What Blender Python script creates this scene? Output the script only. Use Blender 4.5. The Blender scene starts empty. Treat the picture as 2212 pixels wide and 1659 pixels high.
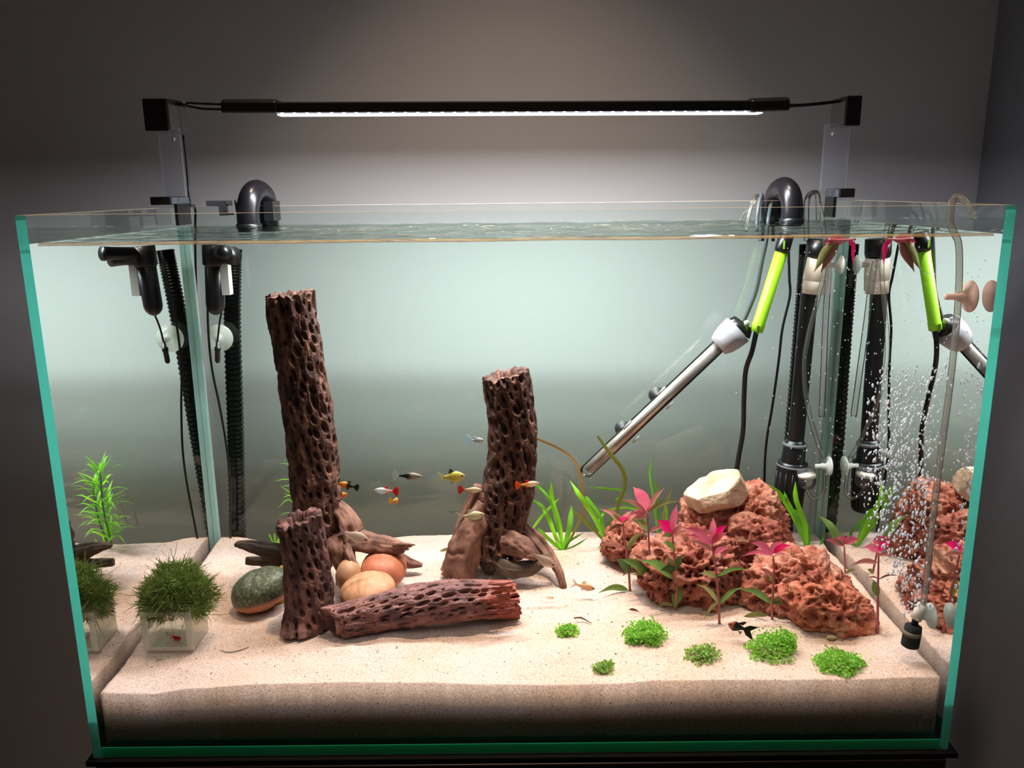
import bpy, math, random
import numpy as np
from mathutils import Vector, noise, Matrix

random.seed(7)
rng = np.random.default_rng(7)
S = bpy.context.scene
COL = S.collection

# ------------------------------------------------------------------ camera
FPX = 1783.5                                   # focal length in pixels of the 2212 px wide frame
PITCH, YAW, ROLL = .2309, -.0007, -.0106
CAM = Vector((-.0043, -.7574, .5777))
cp, sp, cy, sy = math.cos(PITCH), math.sin(PITCH), math.cos(YAW), math.sin(YAW)
FW = Vector((sy*cp, cy*cp, -sp)); R0 = Vector((cy, -sy, 0)); U0 = R0.cross(FW)
RT = R0*math.cos(ROLL) + U0*math.sin(ROLL); UP = -R0*math.sin(ROLL) + U0*math.cos(ROLL)
cam = bpy.data.cameras.new('camera'); co = bpy.data.objects.new('camera', cam); COL.objects.link(co)
m = Matrix((RT, UP, -FW)).transposed().to_4x4(); m.translation = CAM
co.matrix_world = m
cam.sensor_fit = 'HORIZONTAL'; cam.sensor_width = 36; cam.lens = FPX*36/2212; cam.clip_start = .01
S.camera = co

# ------------------------------------------------------------------ world, light levels, exposure
w = bpy.data.worlds.new('world'); S.world = w; w.use_nodes = True
w.node_tree.nodes['Background'].inputs[0].default_value = (1, .76, .62, 1)
w.node_tree.nodes['Background'].inputs[1].default_value = .018
LED_POWER = 7.5
FILL_POWER = 3.3  # strength of the added warm fill above the view
S.view_settings.view_transform = 'Standard'; S.view_settings.look = 'None'
S.view_settings.gamma = 1; S.view_settings.use_curve_mapping = False
S.view_settings.exposure = 0.0
cyc = S.cycles
cyc.use_denoising = True
cyc.max_bounces = 9; cyc.diffuse_bounces = 3; cyc.glossy_bounces = 5; cyc.transmission_bounces = 4
cyc.use_adaptive_sampling = True; cyc.adaptive_threshold = .07; cyc.use_light_tree = False
cyc.transparent_max_bounces = 48; cyc.sample_clamp_indirect = 30; cyc.sample_clamp_direct = 0

# ------------------------------------------------------------------ tank dimensions (metres)
HW, GT, GS, H, DI = .45, .012, .0095, .56, .388   # half width, front/back glass, side glass, height, depth to the back pane
DO = DI + GT; ZW = .5335                        # outer back, water level
WALL_Y, WALL_X = .73, .815

# ------------------------------------------------------------------ placing helpers
def ray(x, y): return FW + RT*((x-1106)/FPX) - UP*((y-829.5)/FPX)
def P(x, y, Y):
    d = ray(x, y); return CAM + d*((Y-CAM.y)/d.y)
def mpp(x, y, Y): return (P(x+1, y, Y)-P(x, y, Y)).length
SF = [(-.45,.068),(-.39,.066),(-.34,.072),(-.27,.0765),(-.18,.0775),(-.1,.076),(-.03,.073),(.04,.0715),(.1,.0725),(.14,.0755),(.2,.0755),(.3,.0745),(.36,.0745),(.4,.076),(.45,.0765)]
SB = [(-.45,.079),(-.42,.079),(-.37,.071),(-.3,.069),(-.22,.072),(-.15,.078),(0,.081),(.1,.081),(.25,.078),(.45,.077)]
def lerp(tab, x):
    if x <= tab[0][0]: return tab[0][1]
    for (a, b), (c, d) in zip(tab, tab[1:]):
        if x <= c:
            t = (x-a)/(c-a); t = t*t*(3-2*t); return b+(d-b)*t
    return tab[-1][1]
def sand_z(x, y):
    t = min(1, max(0, (y-GT)/(DI-GT)))
    z = lerp(SF, x)*(1-t)+lerp(SB, x)*t
    e = min(1, t*8)*min(1, (1-t)*8)
    z += e*(.006*noise.noise(Vector((x*9, y*9, 3)))+.0030*noise.noise(Vector((x*26, y*34, 7)))+.0012*noise.noise(Vector((x*70, y*80, 7))))
    z -= .003*math.exp(-((x+.05)**2/.004+(y-.085)**2/.0008))
    z += .010*math.exp(-((x-.30)**2/.02+(y-.2)**2/.01))
    return z
def G(x, y):
    d = ray(x, y); z = .078
    for _ in range(12):
        p = CAM + d*((z-CAM.z)/d.z); z = sand_z(p.x, min(max(p.y, GT), DI))
    return p

# ------------------------------------------------------------------ materials
MATS = {}
def lin(c):
    return tuple(((v/255)/12.92 if v/255 <= .04045 else ((v/255+.055)/1.055)**2.4) for v in c) + (1,)
def newmat(name):
    m = bpy.data.materials.new(name); m.use_nodes = True; m.node_tree.nodes.clear()
    nt = m.node_tree; out = nt.nodes.new('ShaderNodeOutputMaterial'); MATS[name] = m
    return m, nt, out
def N(nt, t, **kw):
    n = nt.nodes.new(t)
    for k, v in kw.items():
        if k in n.inputs: n.inputs[k].default_value = v
        else: setattr(n, k, v)
    return n
def noise_ramp(nt, scale, stops, detail=6, rough=.6, coord='Object', stretch=None, kind='noise'):
    tc = N(nt, 'ShaderNodeTexCoord'); src = tc.outputs[coord]
    if stretch:
        mp = N(nt, 'ShaderNodeMapping'); mp.inputs['Scale'].default_value = stretch
        nt.links.new(src, mp.inputs[0]); src = mp.outputs[0]
    if kind == 'noise':
        n = N(nt, 'ShaderNodeTexNoise'); n.inputs['Scale'].default_value = scale
        n.inputs['Detail'].default_value = detail; n.inputs['Roughness'].default_value = rough
    else:
        n = N(nt, 'ShaderNodeTexVoronoi'); n.inputs['Scale'].default_value = scale
    nt.links.new(src, n.inputs['Vector'])
    r = N(nt, 'ShaderNodeValToRGB')
    while len(r.color_ramp.elements) < len(stops): r.color_ramp.elements.new(.5)
    for e, (p, c) in zip(r.color_ramp.elements, stops): e.position = p; e.color = lin(c)
    nt.links.new(n.outputs[0], r.inputs[0])
    return r.outputs[0], n.outputs[0]
def M(name, c, rough=.5, metal=0, spec=.5, ramp=None, bump=None, trans=0, sss=0):
    """plain procedural surface; ramp=(scale, stops[, stretch]), bump=(scale, strength, distance)"""
    if name in MATS: return MATS[name]
    m, nt, out = newmat(name)
    b = N(nt, 'ShaderNodeBsdfPrincipled'); b.inputs['Roughness'].default_value = rough
    b.inputs['Metallic'].default_value = metal; b.inputs['Specular IOR Level'].default_value = spec
    b.inputs['Base Color'].default_value = lin(c)
    col = None
    if ramp:
        col, _ = noise_ramp(nt, ramp[0], ramp[1], stretch=ramp[2] if len(ramp) > 2 else None)
        nt.links.new(col, b.inputs['Base Color'])
    if bump:
        _, f = noise_ramp(nt, bump[0], [(0, (0,0,0)), (1, (255,)*3)], detail=8)
        bn = N(nt, 'ShaderNodeBump'); bn.inputs['Strength'].default_value = bump[1]; bn.inputs['Distance'].default_value = bump[2]
        nt.links.new(f, bn.inputs['Height']); nt.links.new(bn.outputs[0], b.inputs['Normal'])
    sh = b.outputs[0]
    if sss:
        b.inputs['Subsurface Weight'].default_value = 1; b.inputs['Subsurface Radius'].default_value = (1, .8, .6); b.inputs['Subsurface Scale'].default_value = sss
    if trans:
        t = N(nt, 'ShaderNodeBsdfTranslucent'); t.inputs[0].default_value = lin(c)
        if col: nt.links.new(col, t.inputs[0])
        mx = N(nt, 'ShaderNodeMixShader'); mx.inputs[0].default_value = trans
        nt.links.new(sh, mx.inputs[1]); nt.links.new(t.outputs[0], mx.inputs[2]); sh = mx.outputs[0]
    nt.links.new(sh, out.inputs[0]); return m
def clear(name, tint, ior=1.45, sym=False, rough=0., frost=0., frostc=(255,255,255), gl=1., thin=True):
    """clear sheet: fresnel mirror over a tinted see-through body. sym: total reflection beyond the critical angle from either side"""
    if name in MATS: return MATS[name]
    m, nt, out = newmat(name)
    fr = N(nt, 'ShaderNodeFresnel'); fr.inputs[0].default_value = ior
    if thin and not sym: sym = True; ior = 1/ior          # a thin sheet mirrors alike from both sides
    if sym:
        g = N(nt, 'ShaderNodeNewGeometry'); mr = N(nt, 'ShaderNodeMapRange')
        mr.inputs['To Min'].default_value = 1/ior; mr.inputs['To Max'].default_value = ior
        nt.links.new(g.outputs['Backfacing'], mr.inputs[0]); nt.links.new(mr.outputs[0], fr.inputs[0])
    t = N(nt, 'ShaderNodeBsdfTransparent'); t.inputs[0].default_value = (*tint, 1)
    g = N(nt, 'ShaderNodeBsdfGlossy'); g.inputs['Roughness'].default_value = rough; g.inputs[0].default_value = (gl, gl, gl, 1)
    body = t.outputs[0]
    if frost:
        d = N(nt, 'ShaderNodeBsdfTranslucent'); d.inputs[0].default_value = lin(frostc)
        e = N(nt, 'ShaderNodeBsdfDiffuse'); e.inputs[0].default_value = lin(frostc)
        a = N(nt, 'ShaderNodeMixShader'); a.inputs[0].default_value = .5
        nt.links.new(d.outputs[0], a.inputs[1]); nt.links.new(e.outputs[0], a.inputs[2])
        c = N(nt, 'ShaderNodeMixShader'); c.inputs[0].default_value = frost
        nt.links.new(body, c.inputs[1]); nt.links.new(a.outputs[0], c.inputs[2]); body = c.outputs[0]
    mx = N(nt, 'ShaderNodeMixShader')
    nt.links.new(fr.outputs[0], mx.inputs[0]); nt.links.new(body, mx.inputs[1]); nt.links.new(g.outputs[0], mx.inputs[2])
    nt.links.new(mx.outputs[0], out.inputs[0]); return m

# ------------------------------------------------------------------ mesh helpers (return verts, faces)
def unit(v): return v.normalized() if v.length > 1e-9 else Vector((0, 0, 1))
def smooth_path(pts, n):
    pts = [Vector(p) for p in pts]
    if len(pts) == 2: return [pts[0].lerp(pts[1], i/n) for i in range(n+1)]
    q = [pts[0]*2-pts[1]] + pts + [pts[-1]*2-pts[-2]]; out = []
    k = len(pts)-1
    for i in range(n+1):
        u = i/n*k; j = min(int(u), k-1); t = u-j
        a, b, c, d = q[j:j+4]
        out.append(.5*((2*b)+(c-a)*t+(2*a-5*b+4*c-d)*t*t+(3*b-a-3*c+d)*t**3))
    return out
def interp(vals, n):
    k = len(vals)-1; r = []
    for i in range(n+1):
        u = i/n*k; j = min(int(u), k-1) if k else 0; t = u-j
        r.append(vals[j]*(1-t)+vals[min(j+1, k)]*t)
    return r
def frames(path):
    fr = []; t0 = unit(path[1]-path[0]); a = Vector((0, -1, 0)) if abs(t0.y) < .9 else Vector((1, 0, 0))
    n = unit(a-t0*a.dot(t0))
    for i in range(len(path)):
        t = unit(path[min(i+1, len(path)-1)]-path[max(i-1, 0)])
        n = unit(n-t*n.dot(t)); fr.append((n, t.cross(n), t))
    return fr
def tube(pts, rad, seg=12, n=None, caps=True, bumpy=0, freq=60, sq=1, groove=0):
    n = n or max(2, 6*(len(pts)-1)); path = smooth_path(pts, n)
    rr = interp(rad if isinstance(rad, (list, tuple)) else [rad, rad], n)
    V, F = [], []
    for i, (c, (a, b, t)) in enumerate(zip(path, frames(path))):
        for k in range(seg):
            th = 2*math.pi*k/seg; d = a*math.cos(th)+b*math.sin(th)*sq; r = rr[i]
            if bumpy: r *= 1+bumpy*(noise.noise((c+d*r)*freq)+.5*noise.noise((c*.4+d*r)*freq*2.3))
            if groove: r *= 1+groove*(noise.noise(Vector((math.cos(th)*1.6+path[0].x*50, math.sin(th)*1.6, i/n*2.2)))*1.3-.6*max(0, .18-abs(noise.noise(Vector((math.cos(th)*2.2, math.sin(th)*2.2+path[0].z*70, i/n*3+9)))))/.18)
            V.append(c+d*r)
    for i in range(n):
        for k in range(seg):
            k2 = (k+1) % seg; F.append((i*seg+k, i*seg+k2, (i+1)*seg+k2, (i+1)*seg+k))
    if caps:
        F.append(tuple(range(seg))[::-1]); F.append(tuple(n*seg+k for k in range(seg)))
    return V, F
def box(lo, hi):
    x0, y0, z0 = lo; x1, y1, z1 = hi
    V = [Vector(p) for p in ((x0,y0,z0),(x1,y0,z0),(x1,y1,z0),(x0,y1,z0),(x0,y0,z1),(x1,y0,z1),(x1,y1,z1),(x0,y1,z1))]
    return V, [(0,3,2,1),(4,5,6,7),(0,1,5,4),(1,2,6,5),(2,3,7,6),(3,0,4,7)]
def lathe(origin, axis, prof, seg=24):
    """prof: list of (distance along axis, radius)"""
    t = unit(Vector(axis)); a = Vector((0, 0, 1)) if abs(t.z) < .9 else Vector((1, 0, 0)); n = unit(a-t*a.dot(t)); b = t.cross(n)
    V, F = [], []
    for (h, r) in prof:
        for k in range(seg):
            th = 2*math.pi*k/seg; V.append(Vector(origin)+t*h+(n*math.cos(th)+b*math.sin(th))*max(r, 1e-5))
    for i in range(len(prof)-1):
        for k in range(seg):
            k2 = (k+1) % seg; F.append((i*seg+k, i*seg+k2, (i+1)*seg+k2, (i+1)*seg+k))
    F.append(tuple(range(seg))[::-1]); F.append(tuple((len(prof)-1)*seg+k for k in range(seg)))
    return V, F
def join(*ms):
    V, F = [], []
    for v, f in ms:
        o = len(V); V += list(v); F += [tuple(i+o for i in q) for q in f]
    return V, F
def strap(pts, width, n=14, side=None, arch=.15, prof=None):
    """a leaf blade along pts; side = width direction"""
    path = smooth_path(pts, n); V, F = [], []
    for i, p in enumerate(path):
        t = unit(path[min(i+1, n)]-path[max(i-1, 0)]); s = side or unit(t.cross(Vector((0, -1, 0))))
        s = unit(s-t*s.dot(t)); nn = t.cross(s)
        u = i/n; wv = width*(prof(u) if prof else min(1, .55+u*2)*min(1, (1-u)*4+.06))
        for k, f in enumerate((-1, 0, 1)):
            V.append(p+s*(f*wv/2)+nn*(wv*arch*(abs(f))))
    for i in range(n):
        for k in range(2): F.append((i*3+k, i*3+k+1, i*3+k+4, i*3+k+3))
    return V, F
lance = lambda u: max(.03, math.sin(math.pi*min(1, u**.68))**1.15)
def ico(n):
    import bmesh
    bm = bmesh.new(); bmesh.ops.create_icosphere(bm, subdivisions=n, radius=1)
    V = [v.co.copy() for v in bm.verts]; F = [tuple(v.index for v in f.verts) for f in bm.faces]; bm.free(); return V, F
ICO = {}
def icos(n):
    if n not in ICO: ICO[n] = ico(n)
    return ICO[n]

# ------------------------------------------------------------------ object helpers
def mk(name, vf, mats, loc=Vector((0, 0, 0)), smooth=True, mi=None):
    me = bpy.data.meshes.new(name)
    me.from_pydata([tuple(Vector(v)-loc) for v in vf[0]], [], vf[1])
    for mt in (mats if isinstance(mats, (list, tuple)) else [mats]): me.materials.append(mt)
    if mi is not None: me.polygons.foreach_set('material_index', mi)
    me.polygons.foreach_set('use_smooth', [smooth]*len(me.polygons)); me.update()
    return bpy.data.objects.new(name, me)
def tag(o, label, cat, group=None, kind=None):
    if label: o['label'] = label
    if cat: o['category'] = cat
    if group: o['group'] = group
    if kind: o['kind'] = kind
    return o
class Thing:
    def __init__(s, name, label, cat, loc, group=None):
        s.o = bpy.data.objects.new(name, None); s.o.empty_display_size = .01; s.loc = Vector(loc); s.o.location = s.loc
        COL.objects.link(s.o); tag(s.o, label, cat, group)
    def part(s, name, vf, mat, under=None, smooth=True, label=None, mi=None, kind=None):
        o = mk(name, vf, mat, s.loc, smooth, mi); COL.objects.link(o); o.parent = under or s.o
        if label: o['label'] = label
        if kind: o['kind'] = kind
        return o
def single(name, vf, mat, label, cat, group=None, kind=None, smooth=True, mi=None):
    v = vf[0]; loc = Vector(((min(p.x for p in v)+max(p.x for p in v))/2, (min(p.y for p in v)+max(p.y for p in v))/2, min(p.z for p in v)))
    o = mk(name, vf, mat, loc, smooth, mi); o.location = loc; COL.objects.link(o); return tag(o, label, cat, group, kind)
def bevel(o, wd, seg=2):
    b = o.modifiers.new('bevel', 'BEVEL'); b.width = wd; b.segments = seg; b.limit_method = 'ANGLE'; return o

# ================================================================== the room
wallm = M('wall_paint', (228, 225, 227), .85, bump=(180, .12, .002), ramp=(3, [(0, (225,222,224)), (1, (231,228,230))]))
FLZ = -.80
def structure(name, vf, mat):
    o = single(name, vf, mat, None, None, kind='structure', smooth=False); return o
structure('wall_back', box((-2.2, WALL_Y, FLZ), (WALL_X, WALL_Y+.1, 2.0)), wallm)
structure('wall_right', box((WALL_X, -1.0, FLZ), (WALL_X+.1, WALL_Y+.1, 2.0)), M('wall_right_grey_blue', (138, 140, 148), .85, bump=(180, .12, .002), ramp=(3, [(0, (134,136,144)), (1, (142,144,152))])))  # darker, bluer base colour than the back wall, to tone it down
structure('ceiling', box((-2.2, -1.2, 1.9), (WALL_X+.1, WALL_Y+.1, 2.0)), wallm)
FILL = Thing('added_fill_light', None, None, (0, .16, 1.9)); FILL.o['kind'] = 'structure'  # added unseen warm fill lamp, put in to lift the upper wall
FILL.part('fill_ring', lathe((0, .16, 1.9), (0, 0, -1), [(0, .06), (.006, .06), (.008, .05), (.002, .045)], 32), M('fill_ring_white', (220, 218, 214), .5))  # ring made up to go with the added fill lamp
dl = bpy.data.lights.new('fill_lamp', 'AREA'); dl.shape = 'DISK'; dl.size = .08; dl.energy = FILL_POWER; dl.color = (1, .76, .56); dl.spread = math.radians(64)
do = bpy.data.objects.new('fill_lamp', dl); COL.objects.link(do); do.parent = FILL.o; do.location = (0, 0, -.01)
structure('floor', box((-2.2, -1.2, FLZ-.1), (WALL_X+.1, WALL_Y+.1, FLZ)), M('floor_wood', (70, 48, 36), .5, ramp=(6, [(0, (60,40,30)), (1, (84,60,44))], (1, 8, 1))))

# ================================================================== cabinet and mat
redwood = M('dark_redwood', (44, 14, 14), .45, ramp=(9, [(0, (34,10,11)), (1, (54,18,17))], (8, 8, 1)))
black = M('black_plastic', (14, 14, 16), .35)
T = Thing('aquarium_cabinet', 'dark red-brown wooden cabinet carrying the glass tank', 'cabinet', (0, .2, FLZ))
bevel(T.part('carcass', box((-.44, .012, FLZ), (.44, .40, -.03)), redwood, smooth=False), .002)
for s in (-1, 1):
    d = T.part('door', box((min(s*.002, s*.438), -.006, FLZ+.05), (max(s*.002, s*.438), .012, -.034)), redwood, smooth=False); bevel(d, .002)
    T.part('handle', tube([(s*.03, -.012, -.25), (s*.03, -.018, -.27), (s*.03, -.018, -.37), (s*.03, -.012, -.39)], .004, 8), black, d)
bevel(T.part('top_board', box((-.446, -.008, -.03), (.446, .41, -.007)), redwood, smooth=False), .002)
bevel(single('levelling_mat', box((-.456, -.006, -.007), (.4585, .405, -.0008)), M('black_foam', (10, 10, 13), .8, bump=(400, .3, .001)), 'thin black foam mat between tank and cabinet', 'mat', smooth=False), .001)

# ================================================================== tank glass
TG = (.90, .975, .955)
g_air = clear('glass_above_water', (.965, .995, .985), 1.3)
g_front = clear('glass_front_wet', (.985, 1, .992), 1.333, gl=.55, thin=False)
g_side = clear('glass_side_wet', (.93, .99, .97), 1.333, sym=True, gl=.9)
g_back = clear('glass_back_wet', (.755, .95, .868), 1.42, sym=True)
g_match = clear('glass_meeting_water', (1, 1, 1), 1.001)
def edge_mat(name, c, tr):
    m, nt, out = newmat(name)
    t = N(nt, 'ShaderNodeBsdfTranslucent'); t.inputs[0].default_value = lin(c)
    g = N(nt, 'ShaderNodeBsdfGlossy'); g.inputs['Roughness'].default_value = .1
    d = N(nt, 'ShaderNodeBsdfDiffuse'); d.inputs[0].default_value = lin(c)
    a = N(nt, 'ShaderNodeMixShader'); a.inputs[0].default_value = tr
    nt.links.new(d.outputs[0], a.inputs[1]); nt.links.new(t.outputs[0], a.inputs[2])
    b = N(nt, 'ShaderNodeMixShader'); b.inputs[0].default_value = .05
    nt.links.new(a.outputs[0], b.inputs[1]); nt.links.new(g.outputs[0], b.inputs[2]); nt.links.new(b.outputs[0], out.inputs[0]); return m
g_edge = edge_mat('green_glass_edge', (74, 178, 158), .9)
g_rim = edge_mat('polished_glass_rim', (235, 215, 180), .5)
seam = edge_mat('clear_silicone', (190, 225, 215), .5)
T = Thing('aquarium', 'large rimless glass aquarium with green glass edges', 'aquarium', (0, .2, 0))
def pane(name, lo, hi, outer, mats):
    """slab split at the waterline; outer: '-x','+x','-y','+y' face carries the wet outer glass"""
    x0, y0, z0 = lo; x1, y1, z1 = hi; V, F, I = [], [], []
    def q(a, b, c, d, i):
        o = len(V); V.extend(Vector(p) for p in (a, b, c, d)); F.append((o, o+1, o+2, o+3)); I.append(i)
    for (za, zb, io, ii) in ((z0, ZW, 0, 1), (ZW, z1, 2, 2)):
        fx0 = [(x0,y1,za),(x0,y0,za),(x0,y0,zb),(x0,y1,zb)]; fx1 = [(x1,y0,za),(x1,y1,za),(x1,y1,zb),(x1,y0,zb)]
        fy0 = [(x0,y0,za),(x1,y0,za),(x1,y0,zb),(x0,y0,zb)]; fy1 = [(x1,y1,za),(x0,y1,za),(x0,y1,zb),(x1,y1,zb)]
        side = {'-x': (fx0, fx1, fy0, fy1), '+x': (fx1, fx0, fy0, fy1), '-y': (fy0, fy1, fx0, fx1), '+y': (fy1, fy0, fx0, fx1)}[outer]
        q(*side[0], io)
        if ii != 1: q(*side[1], ii)
        if outer in ('-x', '+x'):
            q(*side[2], 3)
    q((x0,y0,z1),(x1,y0,z1),(x1,y1,z1),(x0,y1,z1), 4)
    return T.part(name, (V, F), mats, smooth=False, mi=I)
fp = pane('front_pane', (-HW+GS, 0, 0), (HW-GS, GT, H), '-y', [g_front, g_match, g_air, g_edge, g_rim])
pane('back_pane', (-HW+GS, DI, 0), (HW-GS, DO, H), '+y', [g_back, g_match, g_air, g_edge, g_rim])
pane('left_pane', (-HW, 0, 0), (-HW+GS, DO, H), '-x', [g_side, g_match, g_air, g_edge, g_rim])
pane('right_pane', (HW-GS, 0, 0), (HW, DO, H), '+x', [g_side, g_match, g_air, g_edge, g_rim])
bp = T.part('base_pane', box((-HW+GS, GT, 0), (HW-GS, DI, GT-.0005)), g_edge, smooth=False)
T.part('polished_edge', box((-HW+GS, .0005, .0002), (HW-GS, .0012, GT-.0005)), edge_mat('green_base_edge', (80, 225, 185), .75), bp, smooth=False)
for s in (-1, 1):
    T.part('corner_seam', box((min(s*.4496, s*.4425), DI-.004, GT), (max(s*.4496, s*.4425), DI+.004, ZW)), seam, smooth=False)
# etched mark on the front pane, lower right: a U joined to an arch
lg = [P(x, y, -.0004) for x, y in ((1981,1551),(1981,1563),(1984,1569),(1991,1569),(1994,1563),(1994,1557),(1997,1551),(2003,1550),(2008,1553),(2009,1560),(2009,1571))]
T.part('etched_mark', tube(lg, .00045, 6, 40), M('etched_white', (120, 108, 95), .8), fp)

# ================================================================== water
def water_mesh():
    nx, ny = 300, 130; V, F = [], []
    for j in range(ny+1):
        y = GT+(DI-GT)*j/ny
        for i in range(nx+1):
            x = -HW+GS+(2*(HW-GS))*i/nx
            e = min(1, (y-GT)/.02)
            z = .0018*noise.noise(Vector((x*14, y*40, 1)))+.0011*noise.noise(Vector((x*40, y*95, 5)))+.0003*noise.noise(Vector((x*130, y*230, 9)))
            z += .0012*math.exp(-((x-.39)**2+(y-.1)**2)/.006)*noise.noise(Vector((x*160, y*160, 2)))*1.5
            z = ZW+z*e
            dm = min(y-GT, DI-y, x+HW-GS, HW-GS-x); z += .0022*math.exp(-dm/.0016)
            V.append(Vector((x, y, z)))
    for j in range(ny):
        for i in range(nx):
            a = j*(nx+1)+i; F.append((a, a+1, a+nx+2, a+nx+1))
    return V, F
m_, nt, out = newmat('water_surface')
fr = N(nt, 'ShaderNodeFresnel'); fr.inputs[0].default_value = 1.33
g = N(nt, 'ShaderNodeNewGeometry'); inv = N(nt, 'ShaderNodeMath', operation='SUBTRACT'); inv.inputs[0].default_value = 1.02
mul = N(nt, 'ShaderNodeMath', operation='MULTIPLY'); nt.links.new(g.outputs['Backfacing'], inv.inputs[1])
nt.links.new(inv.outputs[0], mul.inputs[0]); nt.links.new(fr.outputs[0], mul.inputs[1])
tr = N(nt, 'ShaderNodeBsdfTransparent'); tr.inputs[0].default_value = (.97, 1, .985, 1)
gl = N(nt, 'ShaderNodeBsdfGlossy'); gl.inputs['Roughness'].default_value = .02
mx = N(nt, 'ShaderNodeMixShader'); nt.links.new(mul.outputs[0], mx.inputs[0]); nt.links.new(tr.outputs[0], mx.inputs[1]); nt.links.new(gl.outputs[0], mx.inputs[2])
nt.links.new(mx.outputs[0], out.inputs[0])
T = Thing('water', 'rippled clear water filling the aquarium almost to the rim', 'water', (0, .2, ZW))
T.o['kind'] = 'stuff'
T.part('water_surface', water_mesh(), m_)
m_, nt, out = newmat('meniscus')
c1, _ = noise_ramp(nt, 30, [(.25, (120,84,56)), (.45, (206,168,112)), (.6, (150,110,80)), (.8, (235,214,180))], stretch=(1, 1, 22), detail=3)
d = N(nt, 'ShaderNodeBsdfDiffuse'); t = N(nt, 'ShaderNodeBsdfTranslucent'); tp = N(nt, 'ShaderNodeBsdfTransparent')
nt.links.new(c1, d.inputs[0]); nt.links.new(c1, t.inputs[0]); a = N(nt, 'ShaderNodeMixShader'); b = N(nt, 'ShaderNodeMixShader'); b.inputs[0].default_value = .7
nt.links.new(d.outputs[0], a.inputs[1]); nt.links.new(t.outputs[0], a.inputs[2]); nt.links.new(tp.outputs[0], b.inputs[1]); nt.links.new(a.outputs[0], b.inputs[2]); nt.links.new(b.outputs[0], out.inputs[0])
men = m_
V, F = [], []
for i in range(121):
    x = -HW+GS+2*(HW-GS)*i/120; wob = .0006*noise.noise(Vector((x*12, 0, 0)))
    for (dy, dz) in ((.0002, .0012), (.0008, .0006), (.0018, .0001), (.0022, -.0006), (.0008, -.0014), (.0002, -.0018)):
        V.append(Vector((x, GT+dy, ZW+dz+wob)))
for i in range(120):
    for k in range(5): a = i*6+k; F.append((a, a+1, a+7, a+6))
T.part('meniscus', (V, F), men)

# ================================================================== sand bed
def sand_mesh():
    nx, ny = 260, 120; V, F = [], []; x0, x1 = -HW+GS+.0002, HW-GS-.0002; y0, y1 = GT+.0002, DI-.0002
    for j in range(ny+1):
        for i in range(nx+1):
            x = x0+(x1-x0)*i/nx; y = y0+(y1-y0)*j/ny; V.append(Vector((x, y, sand_z(x, y)+.0006*noise.noise(Vector((x*160, y*160, 0))))))
    for j in range(ny):
        for i in range(nx):
            a = j*(nx+1)+i; F.append((a, a+1, a+nx+2, a+nx+1))
    ring = [i for i in range(nx+1)]+[j*(nx+1)+nx for j in range(1, ny+1)]+[ny*(nx+1)+i for i in range(nx-1, -1, -1)]+[j*(nx+1) for j in range(ny-1, 0, -1)]
    b = len(V); V += [Vector((V[i].x, V[i].y, GT)) for i in ring]
    for k in range(len(ring)):
        k2 = (k+1) % len(ring); F.append((ring[k2], ring[k], b+k, b+k2))
    F.append(tuple(range(b, b+len(ring)))[::-1]); return V, F
m_, nt, out = newmat('fine_sand')
b = N(nt, 'ShaderNodeBsdfPrincipled'); b.inputs['Roughness'].default_value = .8; b.inputs['Specular IOR Level'].default_value = .2
c1, _ = noise_ramp(nt, 600, [(.25, (164,140,132)), (.5, (198,175,166)), (.8, (228,209,202))], detail=2)
c2, _ = noise_ramp(nt, 330, [(.0, (70,50,44)), (.245, (130,102,88)), (.27, (255,255,255))], detail=1, rough=.3)
c3, _ = noise_ramp(nt, 7, [(.3, (255,255,255)), (.75, (244,228,206))], detail=4)
mm = N(nt, 'ShaderNodeMixRGB', blend_type='MULTIPLY'); mm.inputs[0].default_value = 1
m2 = N(nt, 'ShaderNodeMixRGB', blend_type='MULTIPLY'); m2.inputs[0].default_value = 1
nt.links.new(c1, mm.inputs[1]); nt.links.new(c2, mm.inputs[2]); nt.links.new(mm.outputs[0], m2.inputs[1]); nt.links.new(c3, m2.inputs[2])
nt.links.new(m2.outputs[0], b.inputs['Base Color'])
_, f = noise_ramp(nt, 700, [(0, (0,0,0)), (1, (255,)*3)], detail=4)
bn = N(nt, 'ShaderNodeBump'); bn.inputs['Strength'].default_value = .35; bn.inputs['Distance'].default_value = .001
nt.links.new(f, bn.inputs['Height']); nt.links.new(bn.outputs[0], b.inputs['Normal'])
nt.links.new(b.outputs[0], out.inputs[0]); sandm = m_
single('sand_bed', sand_mesh(), sandm, 'pale cream sand bed covering the bottom of the tank', 'sand', kind='stuff')


# ================================================================== lamp
T = Thing('aquarium_light', 'slim black LED bar light clamped across the top of the tank', 'light', (0, .355, H))
blk = M('black_metal', (10, 10, 11), .4, spec=.4); grey = M('dark_grey_plastic', (62, 66, 72), .5)
YL, YR = .292, .308
a0, a1 = P(597, 234, YL), P(1648, 230, YR)
ax = unit(a1-a0)
def bar(p, q, wd, hh, ch=.3):
    """chamfered bar from p to q, width along depth"""
    t = unit(q-p); s = Vector((0, 0, 1)).cross(t).normalized(); u = t.cross(s); V = []
    prof = [(-1, -1), (1, -1), (1, 1-ch), (1-ch, 1), (-1+ch, 1), (-1, 1-ch)]
    for c in (p, q):
        for (i, j) in prof: V.append(c+s*(i*wd/2)+u*(j*hh/2))
    n = len(prof); F = [tuple(range(n))[::-1], tuple(range(n, 2*n))]+[(k, (k+1) % n, n+(k+1) % n, n+k) for k in range(n)]
    return V, F
T.part('housing', bar(a0, a1, .032, .0125), blk, smooth=False)
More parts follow.
